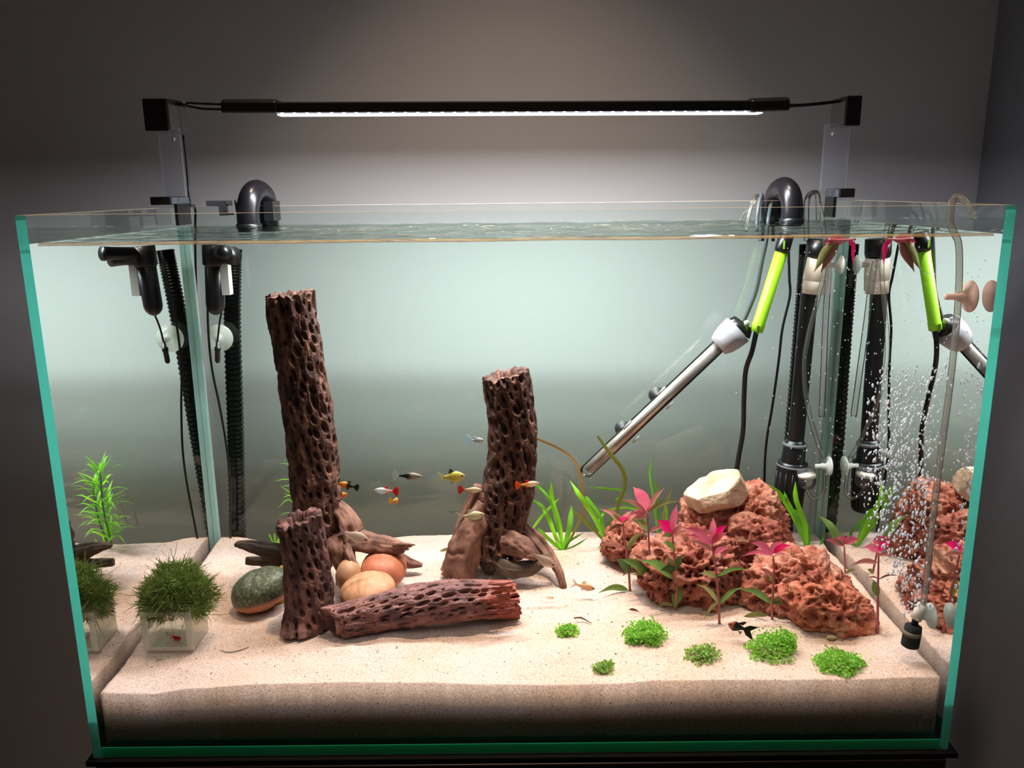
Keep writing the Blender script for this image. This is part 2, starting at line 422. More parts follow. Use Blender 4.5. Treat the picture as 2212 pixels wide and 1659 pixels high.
for (x0, y0, x1, y1, Y) in ((487, 232, 606, 232, YL), (1612, 230, 1697, 227, YR)):
    o = T.part('end_cap', bar(P(x0, y0, Y), P(x1, y1, Y), .038, .0165, .35), blk, smooth=False); bevel(o, .003, 3)
zl = Vector((0, 0, -.0078)); mid = (a0+a1)/2
lensm = clear('led_lens', (.95, .95, .97), 1.45)
m_, nt, out = newmat('led_glow'); e = N(nt, 'ShaderNodeEmission'); e.inputs[0].default_value = (.86, .88, 1, 1); e.inputs[1].default_value = 14
nt.links.new(e.outputs[0], out.inputs[0])
m_.cycles.emission_sampling = 'NONE'
m2_, nt, out = newmat('led_cover_glow'); e = N(nt, 'ShaderNodeEmission'); e.inputs[0].default_value = (.84, .86, 1, 1); e.inputs[1].default_value = 2.2
nt.links.new(e.outputs[0], out.inputs[0]); m2_.cycles.emission_sampling = 'NONE'
cv = T.part('lit_cover', bar(a0+zl+ax*.003, a1+zl-ax*.003, .02, .0022, .5), m2_, smooth=False)
for i in range(40):
    p = a0.lerp(a1, (i+.6)/40.2)+zl+Vector((0, -.0085, -.0004)); T.part('diode', lathe(p, (0, 0, 1), [(-.0016, .001), (-.001, .0022), (.001, .0022), (.0016, .001)], 8), m_, cv)
L = bpy.data.lights.new('led_strip', 'AREA'); L.shape = 'RECTANGLE'; L.size = (a1-a0).length-.01; L.size_y = .032; L.energy = LED_POWER; L.color = (.93, .95, 1); L.spread = math.radians(176)
lo = bpy.data.objects.new('led_strip', L); COL.objects.link(lo); lo.location = mid+zl+Vector((0, 0, -.0040))
lo.rotation_euler = (0, -math.asin(ax.z), math.atan2(ax.y, ax.x)); lo.parent = T.o; lo.matrix_parent_inverse = Matrix.Translation(-T.loc)
acr = clear('clear_acrylic', (.93, .94, .96), 1.35, frost=.10, frostc=(210, 212, 225))
def stand(Y0, Y1, hx, hy, kx, ky, lx, side):
    """hx,hy: head block front face px; kx,ky clamp front face px; lx: leg px"""
    h0, h1 = P(hx[0], hy[1], Y0), P(hx[1], hy[0], Y0)
    hd = T.part('clamp_head', box((h0.x, Y0, h0.z), (h1.x, Y1, h1.z)), blk, smooth=False); bevel(hd, .0015)
    ix = h1.x if side < 0 else h0.x
    T.part('side_plate', box((min(ix, ix-side*.0006), Y0+.004, h0.z+.002), (max(ix, ix-side*.0006), Y1-.003, h1.z-.006)), grey, hd, smooth=False)
    k0, k1 = P(kx[0], ky[1], Y0), P(kx[1], ky[0], Y0)
    kd = T.part('clamp_foot', box((k0.x, Y0, k0.z), (k1.x, Y1, k1.z)), blk, smooth=False); bevel(kd, .001)
    ix = k1.x if side < 0 else k0.x
    T.part('side_plate', box((min(ix, ix-side*.0006), Y0+.003, k0.z+.001), (max(ix, ix-side*.0006), Y1-.003, k1.z-.001)), grey, kd, smooth=False)
    ym = (Y0+Y1)/2-.012; l0, l1 = P(lx[0], hy[1]-2, ym), P(lx[1], hy[1]-2, ym)
    o = T.part('acrylic_leg', box(((l0.x), ym, k1.z-.002), (l1.x, ym+.005, h0.z+.004)), acr, smooth=False); bevel(o, .0006)
    T.part('hanger_below_rim', box((min(ix, ix-side*.004), Y0+.01, H-.022), (max(ix, ix-side*.004), Y1-.012, k0.z+.001)), blk, kd, smooth=False)
    ny = P((lx[0]+lx[1])/2, hy[1]+18, ym-.0004)
    ny.x += -side*.007; T.part('screw_mark', lathe(ny, (0, -1, 0), [(0, .0022), (.0004, .0022)], 12), M('mark_grey', (170, 170, 180), .6))
stand(.300, .365, (313, 358), (212, 283), (325, 367), (425, 443), (339, 387), -1)
stand(.345, .398, (1826, 1864), (206, 272), (1814, 1848), (407, 427), (1783, 1839), 1)
for dy in (0, 14):
    T.part('rod', tube([P(404, 222+dy*.5, .335), P(440, 224+dy*.8, YL+.02), P(490, 226+dy*.75, YL)], .0014, 8, 10), blk)
    T.part('rod', tube([P(1692, 226+dy*.35, YR), P(1730, 226+dy*.2, YR+.03), P(1775, 222+dy*.2, .36), P(1822, 217+dy*.1, .372)], .0013, 8, 12), blk)
T.part('rod', tube([P(360, 218, .335), P(404, 226, .335)], .003, 8, 4), blk)
T.part('power_cable', tube([P(396, 292, .36), P(401, 330, .362), (P(406, 390, .364)), P(411, 442, .366), P(422, 452, .412), P(422, 540, .43), P(430, 900, .45)], .0016, 8, 40), blk)

# ================================================================== filter pipework at the back
dk = M('black_hose', (16, 18, 20), .38)
def hoop(name, label, x, ytop, ybase, rad, Yc, cat='pipe', tilt=0):
    zt = P(x, ytop, Yc).z-rad; zb = ZW-.006; xx = P(x, (ytop+ybase)/2, Yc).x
    pts = [(xx, Yc-.030, zb), (xx, Yc-.030, zt-.028), (xx+tilt*.3, Yc-.022, zt-.008), (xx+tilt*.6, Yc, zt), (xx+tilt, Yc+.022, zt-.008), (xx+tilt, Yc+.030, zt-.028), (xx+tilt, Yc+.031, H-.035)]
    T = Thing(name, label, cat, (xx, Yc, zb))
    T.part('bend', tube(pts, rad, 20, 48), M('satin_black', (20, 19, 23), .3))
    T.part('collar', tube([(xx, Yc-.030, ZW-.004), (xx, Yc-.030, ZW+.004)], rad*1.12, 20, 2), dk)
    T.part('rim_clip', box((xx+tilt+rad*.4, Yc-.006, H-.02), (xx+tilt+rad*1.25, Yc+.03, H+.006)), dk, smooth=False)
    return T
T = hoop('outlet_pipe', 'glossy black pipe bend over the back rim, left one', 549, 388, 486, .0148, .392, tilt=.008)
T.part('lever', tube([P(523, 488, .36), P(514, 460, .36), P(508, 432, .36)], [.0025, .0022, .0016], 8), dk)
T = hoop('intake_pipe', 'glossy black pipe bend over the back rim, right one', 1697, 382, 474, .0142, .392, tilt=-.006)
# the intake stem and strainer inside the tank
xs = [(1762, 520), (1748, 640), (1733, 800), (1718, 960)]
T = Thing('intake_strainer', 'long black intake tube with wide slotted strainer at back right corner', 'filter intake', G(1705, 1130))
YI = .368
T.part('stem', tube([P(x, y, YI) for x, y in xs], .0115, 18, 24), dk)
def ax_lathe(p, q, prof, seg=24):
    return lathe(p, q-p, [((q-p).length*h, r) for h, r in prof], seg)
p, q = P(1718, 950, YI), P(1700, 1105, YI)
T.part('collar', ax_lathe(p, q, [(0, .012), (.06, .0155), (.3, .0165), (.32, .0165)]), dk)
c = T.part('cage', ax_lathe(p, q, [(.3, .0205), (.34, .0215), (.62, .0205), (.98, .0185), (1, .012)]), dk)
ring = M('grey_ring', (110, 112, 114), .5)
T.part('band', ax_lathe(p, q, [(.04, .0160), (.045, .0172), (.075, .0172), (.08, .0160)]), ring)
T.part('band', ax_lathe(p, q, [(.33, .0210), (.335, .0222), (.355, .0222), (.36, .0210)]), ring)
for k in range(14):
    th = 2*math.pi*k/14; d = Vector((math.cos(th), math.sin(th), 0))*.0208
    T.part('rib', tube([p.lerp(q, .42)+d, p.lerp(q, .97)+d*.93], .0012, 6, 2), dk, c)
cream = M('cream_plastic', (222, 208, 190), .5)
T.part('connector', ax_lathe(P(1767, 556, YI-.002), P(1757, 634, YI-.002), [(0, .0158), (.62, .0165), (.63, .0158), (.66, .0162), (1, .0158)]), cream)
T.part('head', ax_lathe(P(1774, 518, YI-.004), P(1768, 557, YI-.003), [(0, .017), (.8, .017), (1, .0155)]), black)
def corrugated(name, label, pts, r):
    n = 92; path = smooth_path(pts, n*2); V, F = [], []; seg = 16
    for i, (c, (a, b, t)) in enumerate(zip(path, frames(path))):
        rr = r*(1 if i % 2 else .85)
        for k in range(seg): th = 2*math.pi*k/seg; V.append(c+(a*math.cos(th)+b*math.sin(th))*rr)
    for i in range(n*2):
        for k in range(seg): k2 = (k+1) % seg; F.append((i*seg+k, i*seg+k2, (i+1)*seg+k2, (i+1)*seg+k))
    return single(name, (V, F), dk, label, 'hose', smooth=False)
YH = .435
corrugated('corrugated_hose', 'ribbed black hose hanging behind the tank on the left', [P(503, 538, YH), P(503, 560, YH), P(502, 700, YH), P(508, 900, YH), P(512, 1080, YH), P(516, 1300, YH)], .0128)
corrugated('corrugated_hose', 'ribbed black hose hanging behind the tank on the right', [P(1743, 528, YH), P(1741, 560, YH), P(1735, 640, YH), P(1722, 800, YH), P(1706, 1000, YH), P(1690, 1300, YH)], .0110)

# left circulation pump in the back corner
T = Thing('corner_pump', 'small black pump with spout in the back left corner', 'pump', P(466, 680, .362))
YP = .362
pb = P(466, 680, YP); pt = P(463, 545, YP); r = .0125
T.part('body', ax_lathe(pb, pt, [(0, .003), (.03, .0075), (.09, .0112), (.16, r), (1, r*1.06)]), black)
T.part('shoulder', ax_lathe(P(463, 575, YP), P(462, 530, YP), [(0, r*1.02), (.1, r*1.22), (1, r*1.25)]), black)
T.part('spout', tube([P(463, 552, YP), P(490, 552, YP-.012), P(503, 553, YP-.026)], [.011, .0115, .0125], 18, 10), black)
T.part('nozzle', tube([P(463, 545, YP), P(478, 545, YP-.035), P(486, 545, YP-.05)], [.008, .0085, .0095], 14, 8), black)
T.part('filter_cartridge', box(P(484, 636, YP)-Vector((0, .008, 0)), P(493, 562, YP)+Vector((.001, .006, 0))), M('grey_white', (186, 186, 176), .6), smooth=False)
# probe on a suction cup
cupm = clear('frosted_silicone', (.9, .93, .9), 1.35, frost=.55, frostc=(225, 232, 218))
T = Thing('sensor_probe', 'black sensor probe held by a round white suction cup, left', 'sensor', P(474, 730, .387))
c = P(474, 730, .387)
T.part('suction_cup', lathe(c, (0, -1, 0), [(0, .0195), (.0015, .019), (.005, .009), (.008, .005), (.011, .0045)], 32), cupm)
T.part('clip', lathe(P(470, 732, .377), (0, -1, 0), [(0, .003), (.004, .0035)], 16), M('white_plastic', (235, 232, 225), .4))
T.part('probe', ax_lathe(P(470, 737, .371), P(470, 784, .371), [(0, .0022), (.25, .0028), (.27, .0043), (.42, .0043), (.44, .0036), (.9, .0036), (1, .002)]), black)
T.part('cable', tube([P(470, 738, .371), P(474, 700, .372), P(483, 650, .37), P(489, 600, .368), P(484, 566, .362)], .0014, 8, 24), black)
single('black_cord', tube([P(449, 540, .382), P(449, 690, .383), P(457, 790, .383), P(475, 880, .383), P(490, 970, .383), P(497, 1050, .384), P(498, 1165, .384)], .0017, 8, 40), black, 'thin black cord hanging in the back left corner', 'cord')
T = Thing('rim_clamp', 'small dark grey bracket hooked on the left back rim', 'clamp', P(476, 470, .385))
b0 = P(450, 447, .388); b1 = P(492, 433, .388)
T.part('cap', box((b0.x, .381, H+.0005), (b1.x, .406, H+.0075)), grey, smooth=False)
T.part('jaw', box((P(473, 450, .38).x, .379, H-.012), (b1.x, .3865, H+.003)), grey, smooth=False)
T.part('screw', tube([P(478, 462, .375), P(505, 462, .372)], .0016, 8, 2), grey)

# ================================================================== heater
YT = .365
T = Thing('aquarium_heater', 'slanted glass tube heater with grey cap on the back pane', 'heater', P(1262, 1025, YT))
p, q = P(1263, 1022, YT), P(1556, 744, YT)
u = unit(q-p)
hm = M('heater_steel', (214, 208, 196), .3, metal=.55, ramp=(25, [(.3, (198,184,164)), (.7, (226,222,214))]))
T.part('element', tube([p+u*.006, q], .0078, 20, 4), hm)
hg = clear('heater_glass', (.97, .97, .96), 1.4, thin=False)
T.part('glass_tube', lathe(p, q-p, [(-.004, .002), (-.003, .006), (0, .009), (.004, .0102), ((q-p).length, .0102)], 28), hg)
gr = M('light_grey_plastic', (168, 168, 170), .45)
q2 = P(1594, 712, YT); T.part('cap', ax_lathe(q-u*.004, q2, [(0, .0145), (.25, .0185), (.6, .021), (1, .0218)]), gr)
q3 = P(1606, 697, YT); T.part('dial', ax_lathe(q2-u*.001, q3, [(0, .0205), (.3, .0195), (1, .0150)]), black)
T.part('knob', ax_lathe(P(1604, 706, YT-.012), P(1618, 694, YT-.012), [(0, .004), (.7, .0045), (1, .0025)]), M('olive_grey', (150, 152, 140), .5))
T.part('cable', tube([q3-u*.002, P(1618, 668, YT), P(1634, 625, YT), P(1645, 570, YT), P(1656, 515, YT), P(1660, 470, YT+.005), P(1668, 440, .41), P(1670, 520, .43)], .0026, 10, 40), M('slate_cable', (52, 58, 64), .5))
for (x, y) in ((1418, 852), (1345, 925)):
    h_ = T.part('holder_clip', tube([P(x+19, y-16, YT-.01), P(x+2, y+2, YT-.012)], .0016, 8, 2), M('grey_clip', (160, 156, 150), .4))
    T.part('holder_clip', tube([P(x+36, y+17, YT-.008), P(x+22, y+31, YT-.008)], .0015, 8, 2), MATS['grey_clip'])
    T.part('suction_cup', lathe(P(x, y, .3875), (0, -1, 0), [(0, .0115), (.0012, .0112), (.005, .005), (.012, .004)], 24), M('dark_rubber', (40, 44, 46), .5), h_)

# lime green controller rod and cords
T = Thing('lime_rod', 'lime green plastic rod with black grip hanging from surface', 'rod', P(1635, 720, .35))
YG = .352
lime = M('lime_plastic', (168, 232, 40), .4, trans=.15)
T.part('sleeve', ax_lathe(P(1690, 538, YG), P(1634, 716, YG), [(0, .0082), (.9, .0082), (.91, .0088), (1, .0086)]), lime)
T.part('slot', box(P(1635, 722, YG-.0095), P(1640, 704, YG-.008)), M('dark_lime', (70, 110, 20), .5), smooth=False)
T.part('grip', ax_lathe(P(1700, 505, YG), P(1688, 545, YG), [(0, .0095), (.8, .0102), (1, .009)]), black)
T.part('lettering', box(P(1692, 538, YG-.0112), P(1696, 520, YG-.0104)), lime, smooth=False)
T.part('cable', tube([P(1634, 716, YG), P(1624, 760, YG), P(1611, 800, YG+.008), P(1607, 860, YG+.014), P(1605, 930, YG+.018), P(1595, 990, YG+.02), P(1586, 1060, YG+.02), P(1584, 1150, YG+.02)], .0034, 10, 48), dk)
single('black_cord', tube([P(1703, 530, .384), P(1705, 600, .384), P(1706, 640, .384), P(1690, 710, .384), P(1682, 780, .384), P(1668, 880, .384), P(1655, 960, .384), P(1651, 1040, .384), P(1650, 1150, .384)], .0019, 8, 48), dk, 'thin black cord beside the lime green rod', 'cord')
clr = clear('clear_tubing', (.95, .97, .95), 1.35, frost=.10, frostc=(205, 205, 190), thin=False)
T = Thing('airline_loop', 'clear thin hoses looped over the back rim beside right pipe', 'tubing', P(1620, 480, .385))
T.part('hose', tube([P(1610, 500, .375), P(1618, 460, .38), P(1630, 428, .39), P(1637, 424, .40), P(1641, 440, .408), P(1642, 520, .415)], .0027, 10, 30), clr)
T.part('hose', tube([P(1634, 500, .375), P(1637, 455, .38), P(1643, 426, .392), P(1647, 430, .404), P(1648, 520, .415)], .0024, 10, 30), M('smoke_hose', (70, 76, 84), .3))
T.part('hose', tube([P(1598, 478, .37), P(1606, 462, .378), P(1618, 452, .385)], .0016, 8, 10), clr)

# ================================================================== CO2 line and diffuser on the right pane
T = Thing('co2_diffuser', 'clear glass diffuser with white disc on the right pane', 'diffuser', P(1750, 1080, .345))
YC = .345; gls = clear('blown_glass', (.97, .98, .97), 1.5, frost=.06, thin=False)
T.part('u_tube', tube([P(1780, 985, YC), P(1781, 1030, YC), P(1779, 1062, YC), P(1767, 1076, YC), P(1752, 1074, YC), P(1744, 1060, YC), P(1742, 1050, YC)], .0022, 12, 40), gls)
T.part('cup', ax_lathe(P(1744, 1056, YC), P(1742, 1016, YC), [(0, .004), (.12, .0095), (.35, .0125), (.6, .0128), (1, .0135)]), gls)
T.part('ceramic_disc', ax_lathe(P(1743, 1030, YC), P(1743, 1024, YC), [(0, .0122), (1, .0122)]), M('ceramic', (240, 232, 215), .7))
def cup(T, x, y, Y, r, mat, side=1, reach=.02):
    p = P(x, y, Y); p.x = side*(HW-GS-.0005)
    o = T.part('suction_cup', lathe(p, (-side, 0, 0), [(0, r), (.0012, r*.98), (.003, r*.75), (.006, r*.36), (.011, r*.3), (.0115, r*.22), (reach, r*.2)], 28), mat); return o
whitecup = M('white_silicone', (222, 226, 216), .45, trans=.4)
cup(T, 1802, 1006, .345, .0135, whitecup)
T.part('hose', tube([P(1782, 992, YC), P(1768, 960, YC), P(1745, 880, YC), P(1737, 800, YC), P(1745, 730, YC), P(1768, 640, YC), P(1782, 575, YC), P(1780, 500, YC+.004), P(1770, 440, YC+.01)], .0030, 10, 60), clr)
cup(T, 1825, 572, .36, .0125, whitecup)
T = Thing('glass_hook_pipe', 'clear bent glass pipe over back rim near right clamp', 'pipe', P(1742, 480, .372))
T.part('bend', tube([P(1742, 520, .37), P(1742, 450, .37), P(1746, 424, .375), P(1757, 416, .39), P(1766, 424, .408), P(1768, 480, .412)], .0036, 12, 40), gls)
single('glass_rod', tube([P(1781, 575, .352), P(1790, 580, .352), P(1783, 700, .354), P(1775, 900, .356)], .0042, 12, 30), clr, 'straight clear rod standing in the back right corner', 'rod')
single('dark_strip', tube([P(1802, 672, .388), P(1796, 780, .388), P(1789, 872, .388)], .0028, 8, 10), M('dark_strip', (52, 62, 66), .6), 'thin dark strip stuck in the back right corner', 'strip')

# ================================================================== air line, stone, bubbles at the right front
T = Thing('air_stone', 'clear air hose with black air stone by the right front', 'air stone', P(1968, 1395, .043))
YA = .043
hp = [(2104, 470, .062), (2092, 442, .056), (2080, 429, .050), (2066, 426, .046), (2056, 440, .043), (2053, 480, .042), (2062, 505, .042), (2071, 530, .042), (2072, 600, .042), (2066, 700, .042), (2050, 850, .042), (2030, 1000, .042), (2012, 1150, .042), (2001, 1260, .042), (1992, 1320, YA)]
T.part('hose', tube([P(*p) for p in hp], .0033, 12, 90), clear('air_hose', (.86, .86, .82), 1.35, frost=.35, frostc=(190, 180, 170), thin=False))
T.part('hose_end', ax_lathe(P(1994, 1306, YA), P(1978, 1337, YA), [(0, .0055), (1, .0058)]), cream)
T.part('stem', ax_lathe(P(1979, 1333, YA), P(1975, 1352, YA), [(0, .0034), (1, .0036)]), black)
T.part('stone', ax_lathe(P(1974, 1350, YA), P(1965, 1396, YA), [(0, .005), (.05, .0085), (.3, .009), (.34, .0092), (.95, .0092), (1, .0075)]), M('black_stone', (22, 22, 21), .9, bump=(500, .6, .001)))
T.part('silt_band', ax_lathe(P(1971.5, 1362, YA), P(1969.5, 1371, YA), [(0, .0090), (.5, .0095), (1, .0092)]), M('silt', (120, 105, 85), .9, bump=(600, .6, .001)))
cup(T, 2018, 1330, YA, .0135, whitecup)
cup(T, 2120, 640, .040, .0155, M('beige_silicone', (226, 188, 168), .5, trans=.3), reach=.024)
V, F = [], []
iv, iff = icos(1)
for k in range(1380):
    if k < 1160:
        h = rng.beta(1.7, 1.25); yy = 1350-h*560
        Yb = .043+.05*h*rng.random()+.008*rng.normal(); xx = .436-(.022+.046*min(1, h*2.2))*rng.random()**.8
    else:
        yy = rng.uniform(530, 1080); Yb = rng.uniform(.05, .36); xx = .434-abs(rng.normal())*.05
    p = P(1960, yy, min(max(Yb, .02), .37)); p.x = min(.436, xx)
    p.z = min(p.z, ZW-.004)
    r = (.0007+.0013*rng.random()**2.2) if k < 1160 else .0005+.0003*rng.random()
    a = rng.normal(0, .35); e = 1+1.1*rng.random()
    o = len(V)
    for v in iv:
        d = Vector((v.x*.75, v.y*.75, v.z*e))*r; d = Vector((d.x*math.cos(a)-d.z*math.sin(a), d.y, d.x*math.sin(a)+d.z*math.cos(a))); V.append(p+d)
    F += [tuple(i+o for i in q) for q in iff]
single('bubbles', (V, F), M('bubble_skin', (238, 240, 245), .08, spec=1, trans=.35), 'rising cloud of bright air bubbles above the air stone', 'bubbles', kind='stuff')

# ================================================================== porous wood
chm = M('cholla_wood', (104, 70, 58), .75, spec=.3, ramp=(95, [(.3, (42,27,24)), (.5, (88,59,50)), (.72, (148,104,86))], (1, 1, .3)), bump=(240, .5, .002))
chl = M('log_wood', (125, 70, 64), .6, spec=.45, ramp=(95, [(.3, (58,34,35)), (.5, (112,68,63)), (.72, (160,110,98))], (.3, 1, 1)), bump=(240, .5, .002))
nt = chl.node_tree; pb_ = [n for n in nt.nodes if n.type == 'BSDF_PRINCIPLED'][0]; src = pb_.inputs['Base Color'].links[0].from_socket
tc = N(nt, 'ShaderNodeTexCoord'); sx_ = N(nt, 'ShaderNodeSeparateXYZ'); nt.links.new(tc.outputs['Object'], sx_.inputs[0])
_, nf = noise_ramp(nt, 45, [(0, (0,0,0)), (1, (255,)*3)]); ma = N(nt, 'ShaderNodeMath', operation='MULTIPLY_ADD'); ma.inputs[1].default_value = .07
nt.links.new(nf, ma.inputs[0]); nt.links.new(sx_.outputs['X'], ma.inputs[2]); mr = N(nt, 'ShaderNodeMapRange'); mr.inputs['From Min'].default_value = .105; mr.inputs['From Max'].default_value = .14
nt.links.new(ma.outputs[0], mr.inputs[0]); mc = N(nt, 'ShaderNodeMixRGB'); mc.inputs[2].default_value = lin((150, 74, 56)); nt.links.new(mr.outputs[0], mc.inputs[0]); nt.links.new(src, mc.inputs[1]); nt.links.new(mc.outputs[0], pb_.inputs['Base Color'])
rootm = M('driftwood', (140, 96, 78), .7, spec=.3, ramp=(60, [(.3, (78,52,44)), (.5, (122,84,70)), (.75, (160,116,96))], (1, 1, .4)), bump=(170, .35, .002))
rootd = M('dark_driftwood', (74, 62, 52), .7, spec=.3, ramp=(30, [(.2, (40,32,28)), (.6, (92,76,64)), (.9, (124,104,86))], (1, 1, 1)), bump=(170, .35, .002))
def cholla(T, name, pts, radii, mat, nu=210, nv=420, ncell=13, cell=.017, seed=1, depth=.0055, size=(.42, .8), through=.60, twist=.35, extra=(), flare=None, ends=(True, True), slant=(0, 0), bias=(0, 0)):
    path = smooth_path(pts, nv); rr = interp(radii, nv); fr = frames(path)
    ln = np.concatenate([[0], np.cumsum([(path[i+1]-path[i]).length for i in range(nv)])])
    rs = np.random.default_rng(seed)
    u = np.arange(nu)/nu; U = np.repeat(u[None, :], nv+1, 0)*ncell; Vv = np.repeat((ln/cell)[:, None], nu, 1)+0.
    Us = U+twist*Vv                                    # spiralling lattice
    J = np.stack([rs.random((ncell, 400))-.5 for _ in range(4)])
    best = np.full(U.shape, 9.)
    for dj in (-1, 0, 1):
        for di in (-1, 0, 1):
            ci = np.floor(Us)+di; cm = (ci.astype(int)) % ncell
            off = (ci % 2)*.5
            cj = np.floor(Vv-off)+dj; jm = np.clip(cj.astype(int)+20, 0, 399)
            j0, j1, j2, j3 = J[0][cm, jm], J[1][cm, jm], J[2][cm, jm], J[3][cm, jm]
            px = ci+.5+j0*.55; py = cj+.5+off+j1*.55
            sz = size[0]+(size[1]-size[0])*(j2+.5); el = .95+.75*(j3+.5)
            dd = np.sqrt(((Us-px)/.62)**2+((Vv-py)/(.62*el))**2)/np.maximum(sz, .05)
            best = np.minimum(best, dd)
    for (eu, ev, er) in extra:                        # single large knot holes: angle 0..1, metres along, radius
        du = (u[None, :]-eu+.5) % 1-.5; r0 = rr[int(np.searchsorted(ln, ev))]
        dd = np.sqrt((du*2*math.pi*r0)**2+(ln[:, None]-ev)**2)/er; best = np.minimum(best, dd)
    t = np.clip((1.25-best)/(1.25-through), 0, 1); t = t*t*(3-2*t)
    hole = best < through
    # which way is "u=0": frame normal faces the camera
    th = 2*math.pi*u; Vt = np.zeros((nv+1, nu, 3))
    for i in range(nv+1):
        a, b, tt = fr[i]; c = path[i]
        fl = flare(i/nv, u) if flare else 0
        nzs = np.array([noise.noise(Vector((math.cos(x)*2.2, math.sin(x)*2.2, ln[i]*26+seed*9)))*.09+noise.noise(Vector((math.cos(x)*5, math.sin(x)*5, ln[i]*70+seed*5)))*.05 for x in th])
        fine = rs.normal(0, .0002, nu)+np.array([.0006*noise.noise(Vector((math.cos(x)*16, math.sin(x)*16, ln[i]*45+seed))) for x in th])
        rad = rr[i]*(1+nzs+fl)+.0004*np.sin(best[i]*3)-depth*t[i]+fine
        dirs = np.cos(th)[:, None]*np.array(a)[None]+np.sin(th)[:, None]*np.array(b)[None]
        sl = 0
        if i < nv*.08: sl = slant[0]*(1-i/(nv*.08))
        if i > nv*.92: sl = slant[1]*(i/nv-.92)/.08
        bs = bias[0]*max(0, 1-i/(nv*.10))+bias[1]*max(0, (i/nv-.90)/.10)
        Vt[i] = np.array(c)[None]+np.array(tt)[None]*(bs*np.cos(th))[:, None]+dirs*rad[:, None]+np.array(tt)[None]*((sl*np.sin(th)+(.0016*np.sin(th*7+seed)+.0012*np.sin(th*17) if sl else 0))[:, None])
    V = [Vector(p) for p in Vt.reshape(-1, 3)]; F = []
    hf = hole.astype(int)
    for i in range(nv):
        for k in range(nu):
            k2 = (k+1) % nu
            if hf[i, k]+hf[i, k2]+hf[i+1, k2]+hf[i+1, k] == 4: continue
            F.append((i*nu+k, i*nu+k2, (i+1)*nu+k2, (i+1)*nu+k))
    for e, row in ((0, 0), (1, nv)):                   # wall thickness at the sawn ends
        if not ends[e]: continue
        prev = [row*nu+k for k in range(nu)]
        for (ins, dep) in ((.62, 0), (.60, .02), (.60, .05)):
            c = path[row]; tt = fr[row][2]*(1 if e == 0 else -1); b = len(V)
            V += [c+(V[row*nu+k]-c)*ins+tt*dep for k in range(nu)]
            for k in range(nu):
                k2 = (k+1) % nu; F.append((prev[k], prev[k2], b+k2, b+k) if e else (prev[k2], prev[k], b+k, b+k2))
            prev = [b+k for k in range(nu)]
    used = np.zeros(len(V), bool)
    for q in F: used[list(q)] = True
    mp = np.cumsum(used)-1
    V2 = [v for v, us in zip(V, used) if us]; F2 = [tuple(int(mp[i]) for i in q) for q in F]
    o = T.part(name, (V2, F2), mat)
    k0, k1 = int(nv*.02), int(nv*(.955 if ends[1] else 1))
    T.part('core', tube([path[i] for i in range(k0, k1, max(1, nv//40))], [rr[i]*.70 for i in range(k0, k1, max(1, nv//40))], 40, 60, caps=False, bumpy=.12, freq=120), mat, under=o)
    return o
def root(T, pts, rad, mat=rootm, seg=44, n=56, b=.16, f=70, label=None):
    return T.part('root', tube(pts, rad, seg, n, bumpy=b*1.3, freq=f, groove=.22), mat, label=label)
mm_ = lambda px, Y: px*mpp(1106, 1000, Y)
# tall stump on the left
YB = .255
T = Thing('tall_cholla_stump', 'tallest porous cholla wood stump, left, on driftwood roots', 'driftwood', G(690, 1245))
cholla(T, 'trunk', [P(688, 1150, YB), P(683, 1060, YB), P(672, 950, YB), P(659, 850, YB), P(645, 760, YB), P(632, 690, YB), P(628, 634, YB)], [mm_(55, YB), mm_(53, YB), mm_(54, YB), mm_(52, YB), mm_(50, YB), mm_(49, YB), mm_(51, YB)], chm, nu=240, nv=560, ncell=18, cell=.0165, seed=3, size=(.12, .74), twist=.34, ends=(False, True), slant=(0, .002))
root(T, [P(660, 1130, YB), P(668, 1180, YB), P(678, 1230, YB-.005)], [mm_(50, YB), mm_(56, YB), mm_(50, YB)], n=30, b=.10)
root(T, [P(715, 1085, YB), P(748, 1120, YB-.012), P(765, 1160, YB-.02), P(800, 1172, YB-.025), P(850, 1180, YB-.03), P(872, 1183, YB-.033)], [mm_(16, YB), mm_(24, YB), mm_(30, YB), mm_(23, YB), mm_(19, YB), mm_(13, YB)], n=70, b=.12)
for (ya, xb, yb_, w_) in ((1174, 897, 1177, 5), (1180, 890, 1180, 6), (1186, 884, 1186, 5), (1190, 872, 1192, 5)):
    root(T, [P(850, ya+2, YB-.038), P(870, (ya+yb_)/2, YB-.039), P(xb, yb_, YB-.038)], [mm_(w_*1.3, YB), mm_(w_, YB), mm_(1.2, YB)], n=14, seg=12)
root(T, [P(725, 1150, YB), P(740, 1190, YB-.03), P(745, 1230, YB-.04), P(735, 1265, YB-.045)], [mm_(26, YB), mm_(28, YB), mm_(20, YB), mm_(10, YB)], b=.12)
root(T, [P(748, 1180, YB-.045), P(755, 1200, YB-.055), P(763, 1222, YB-.06), P(772, 1243, YB-.062), P(776, 1249, YB-.062)], [mm_(10, YB), mm_(9.5, YB), mm_(10, YB), mm_(11, YB), mm_(4, YB)], b=.14)
root(T, [P(800, 1195, YB+.01), P(850, 1205, YB+.01), P(880, 1216, YB+.008), P(912, 1221, YB+.006)], [mm_(24, YB), mm_(20, YB), mm_(13, YB), mm_(4, YB)])
root(T, [P(640, 1190, YB), P(610, 1196, YB), P(575, 1190, YB-.005), P(545, 1180, YB-.008), P(516, 1176, YB-.01), P(508, 1180, YB-.01)], [mm_(26, YB), mm_(23, YB), mm_(19, YB), mm_(14, YB), mm_(9, YB), mm_(3, YB)], rootd)
root(T, [P(640, 1222, YB+.005), P(600, 1216, YB+.005), P(560, 1213, YB+.005), P(532, 1211, YB+.005)], [mm_(18, YB), mm_(16, YB), mm_(11, YB), mm_(9, YB)], rootd)
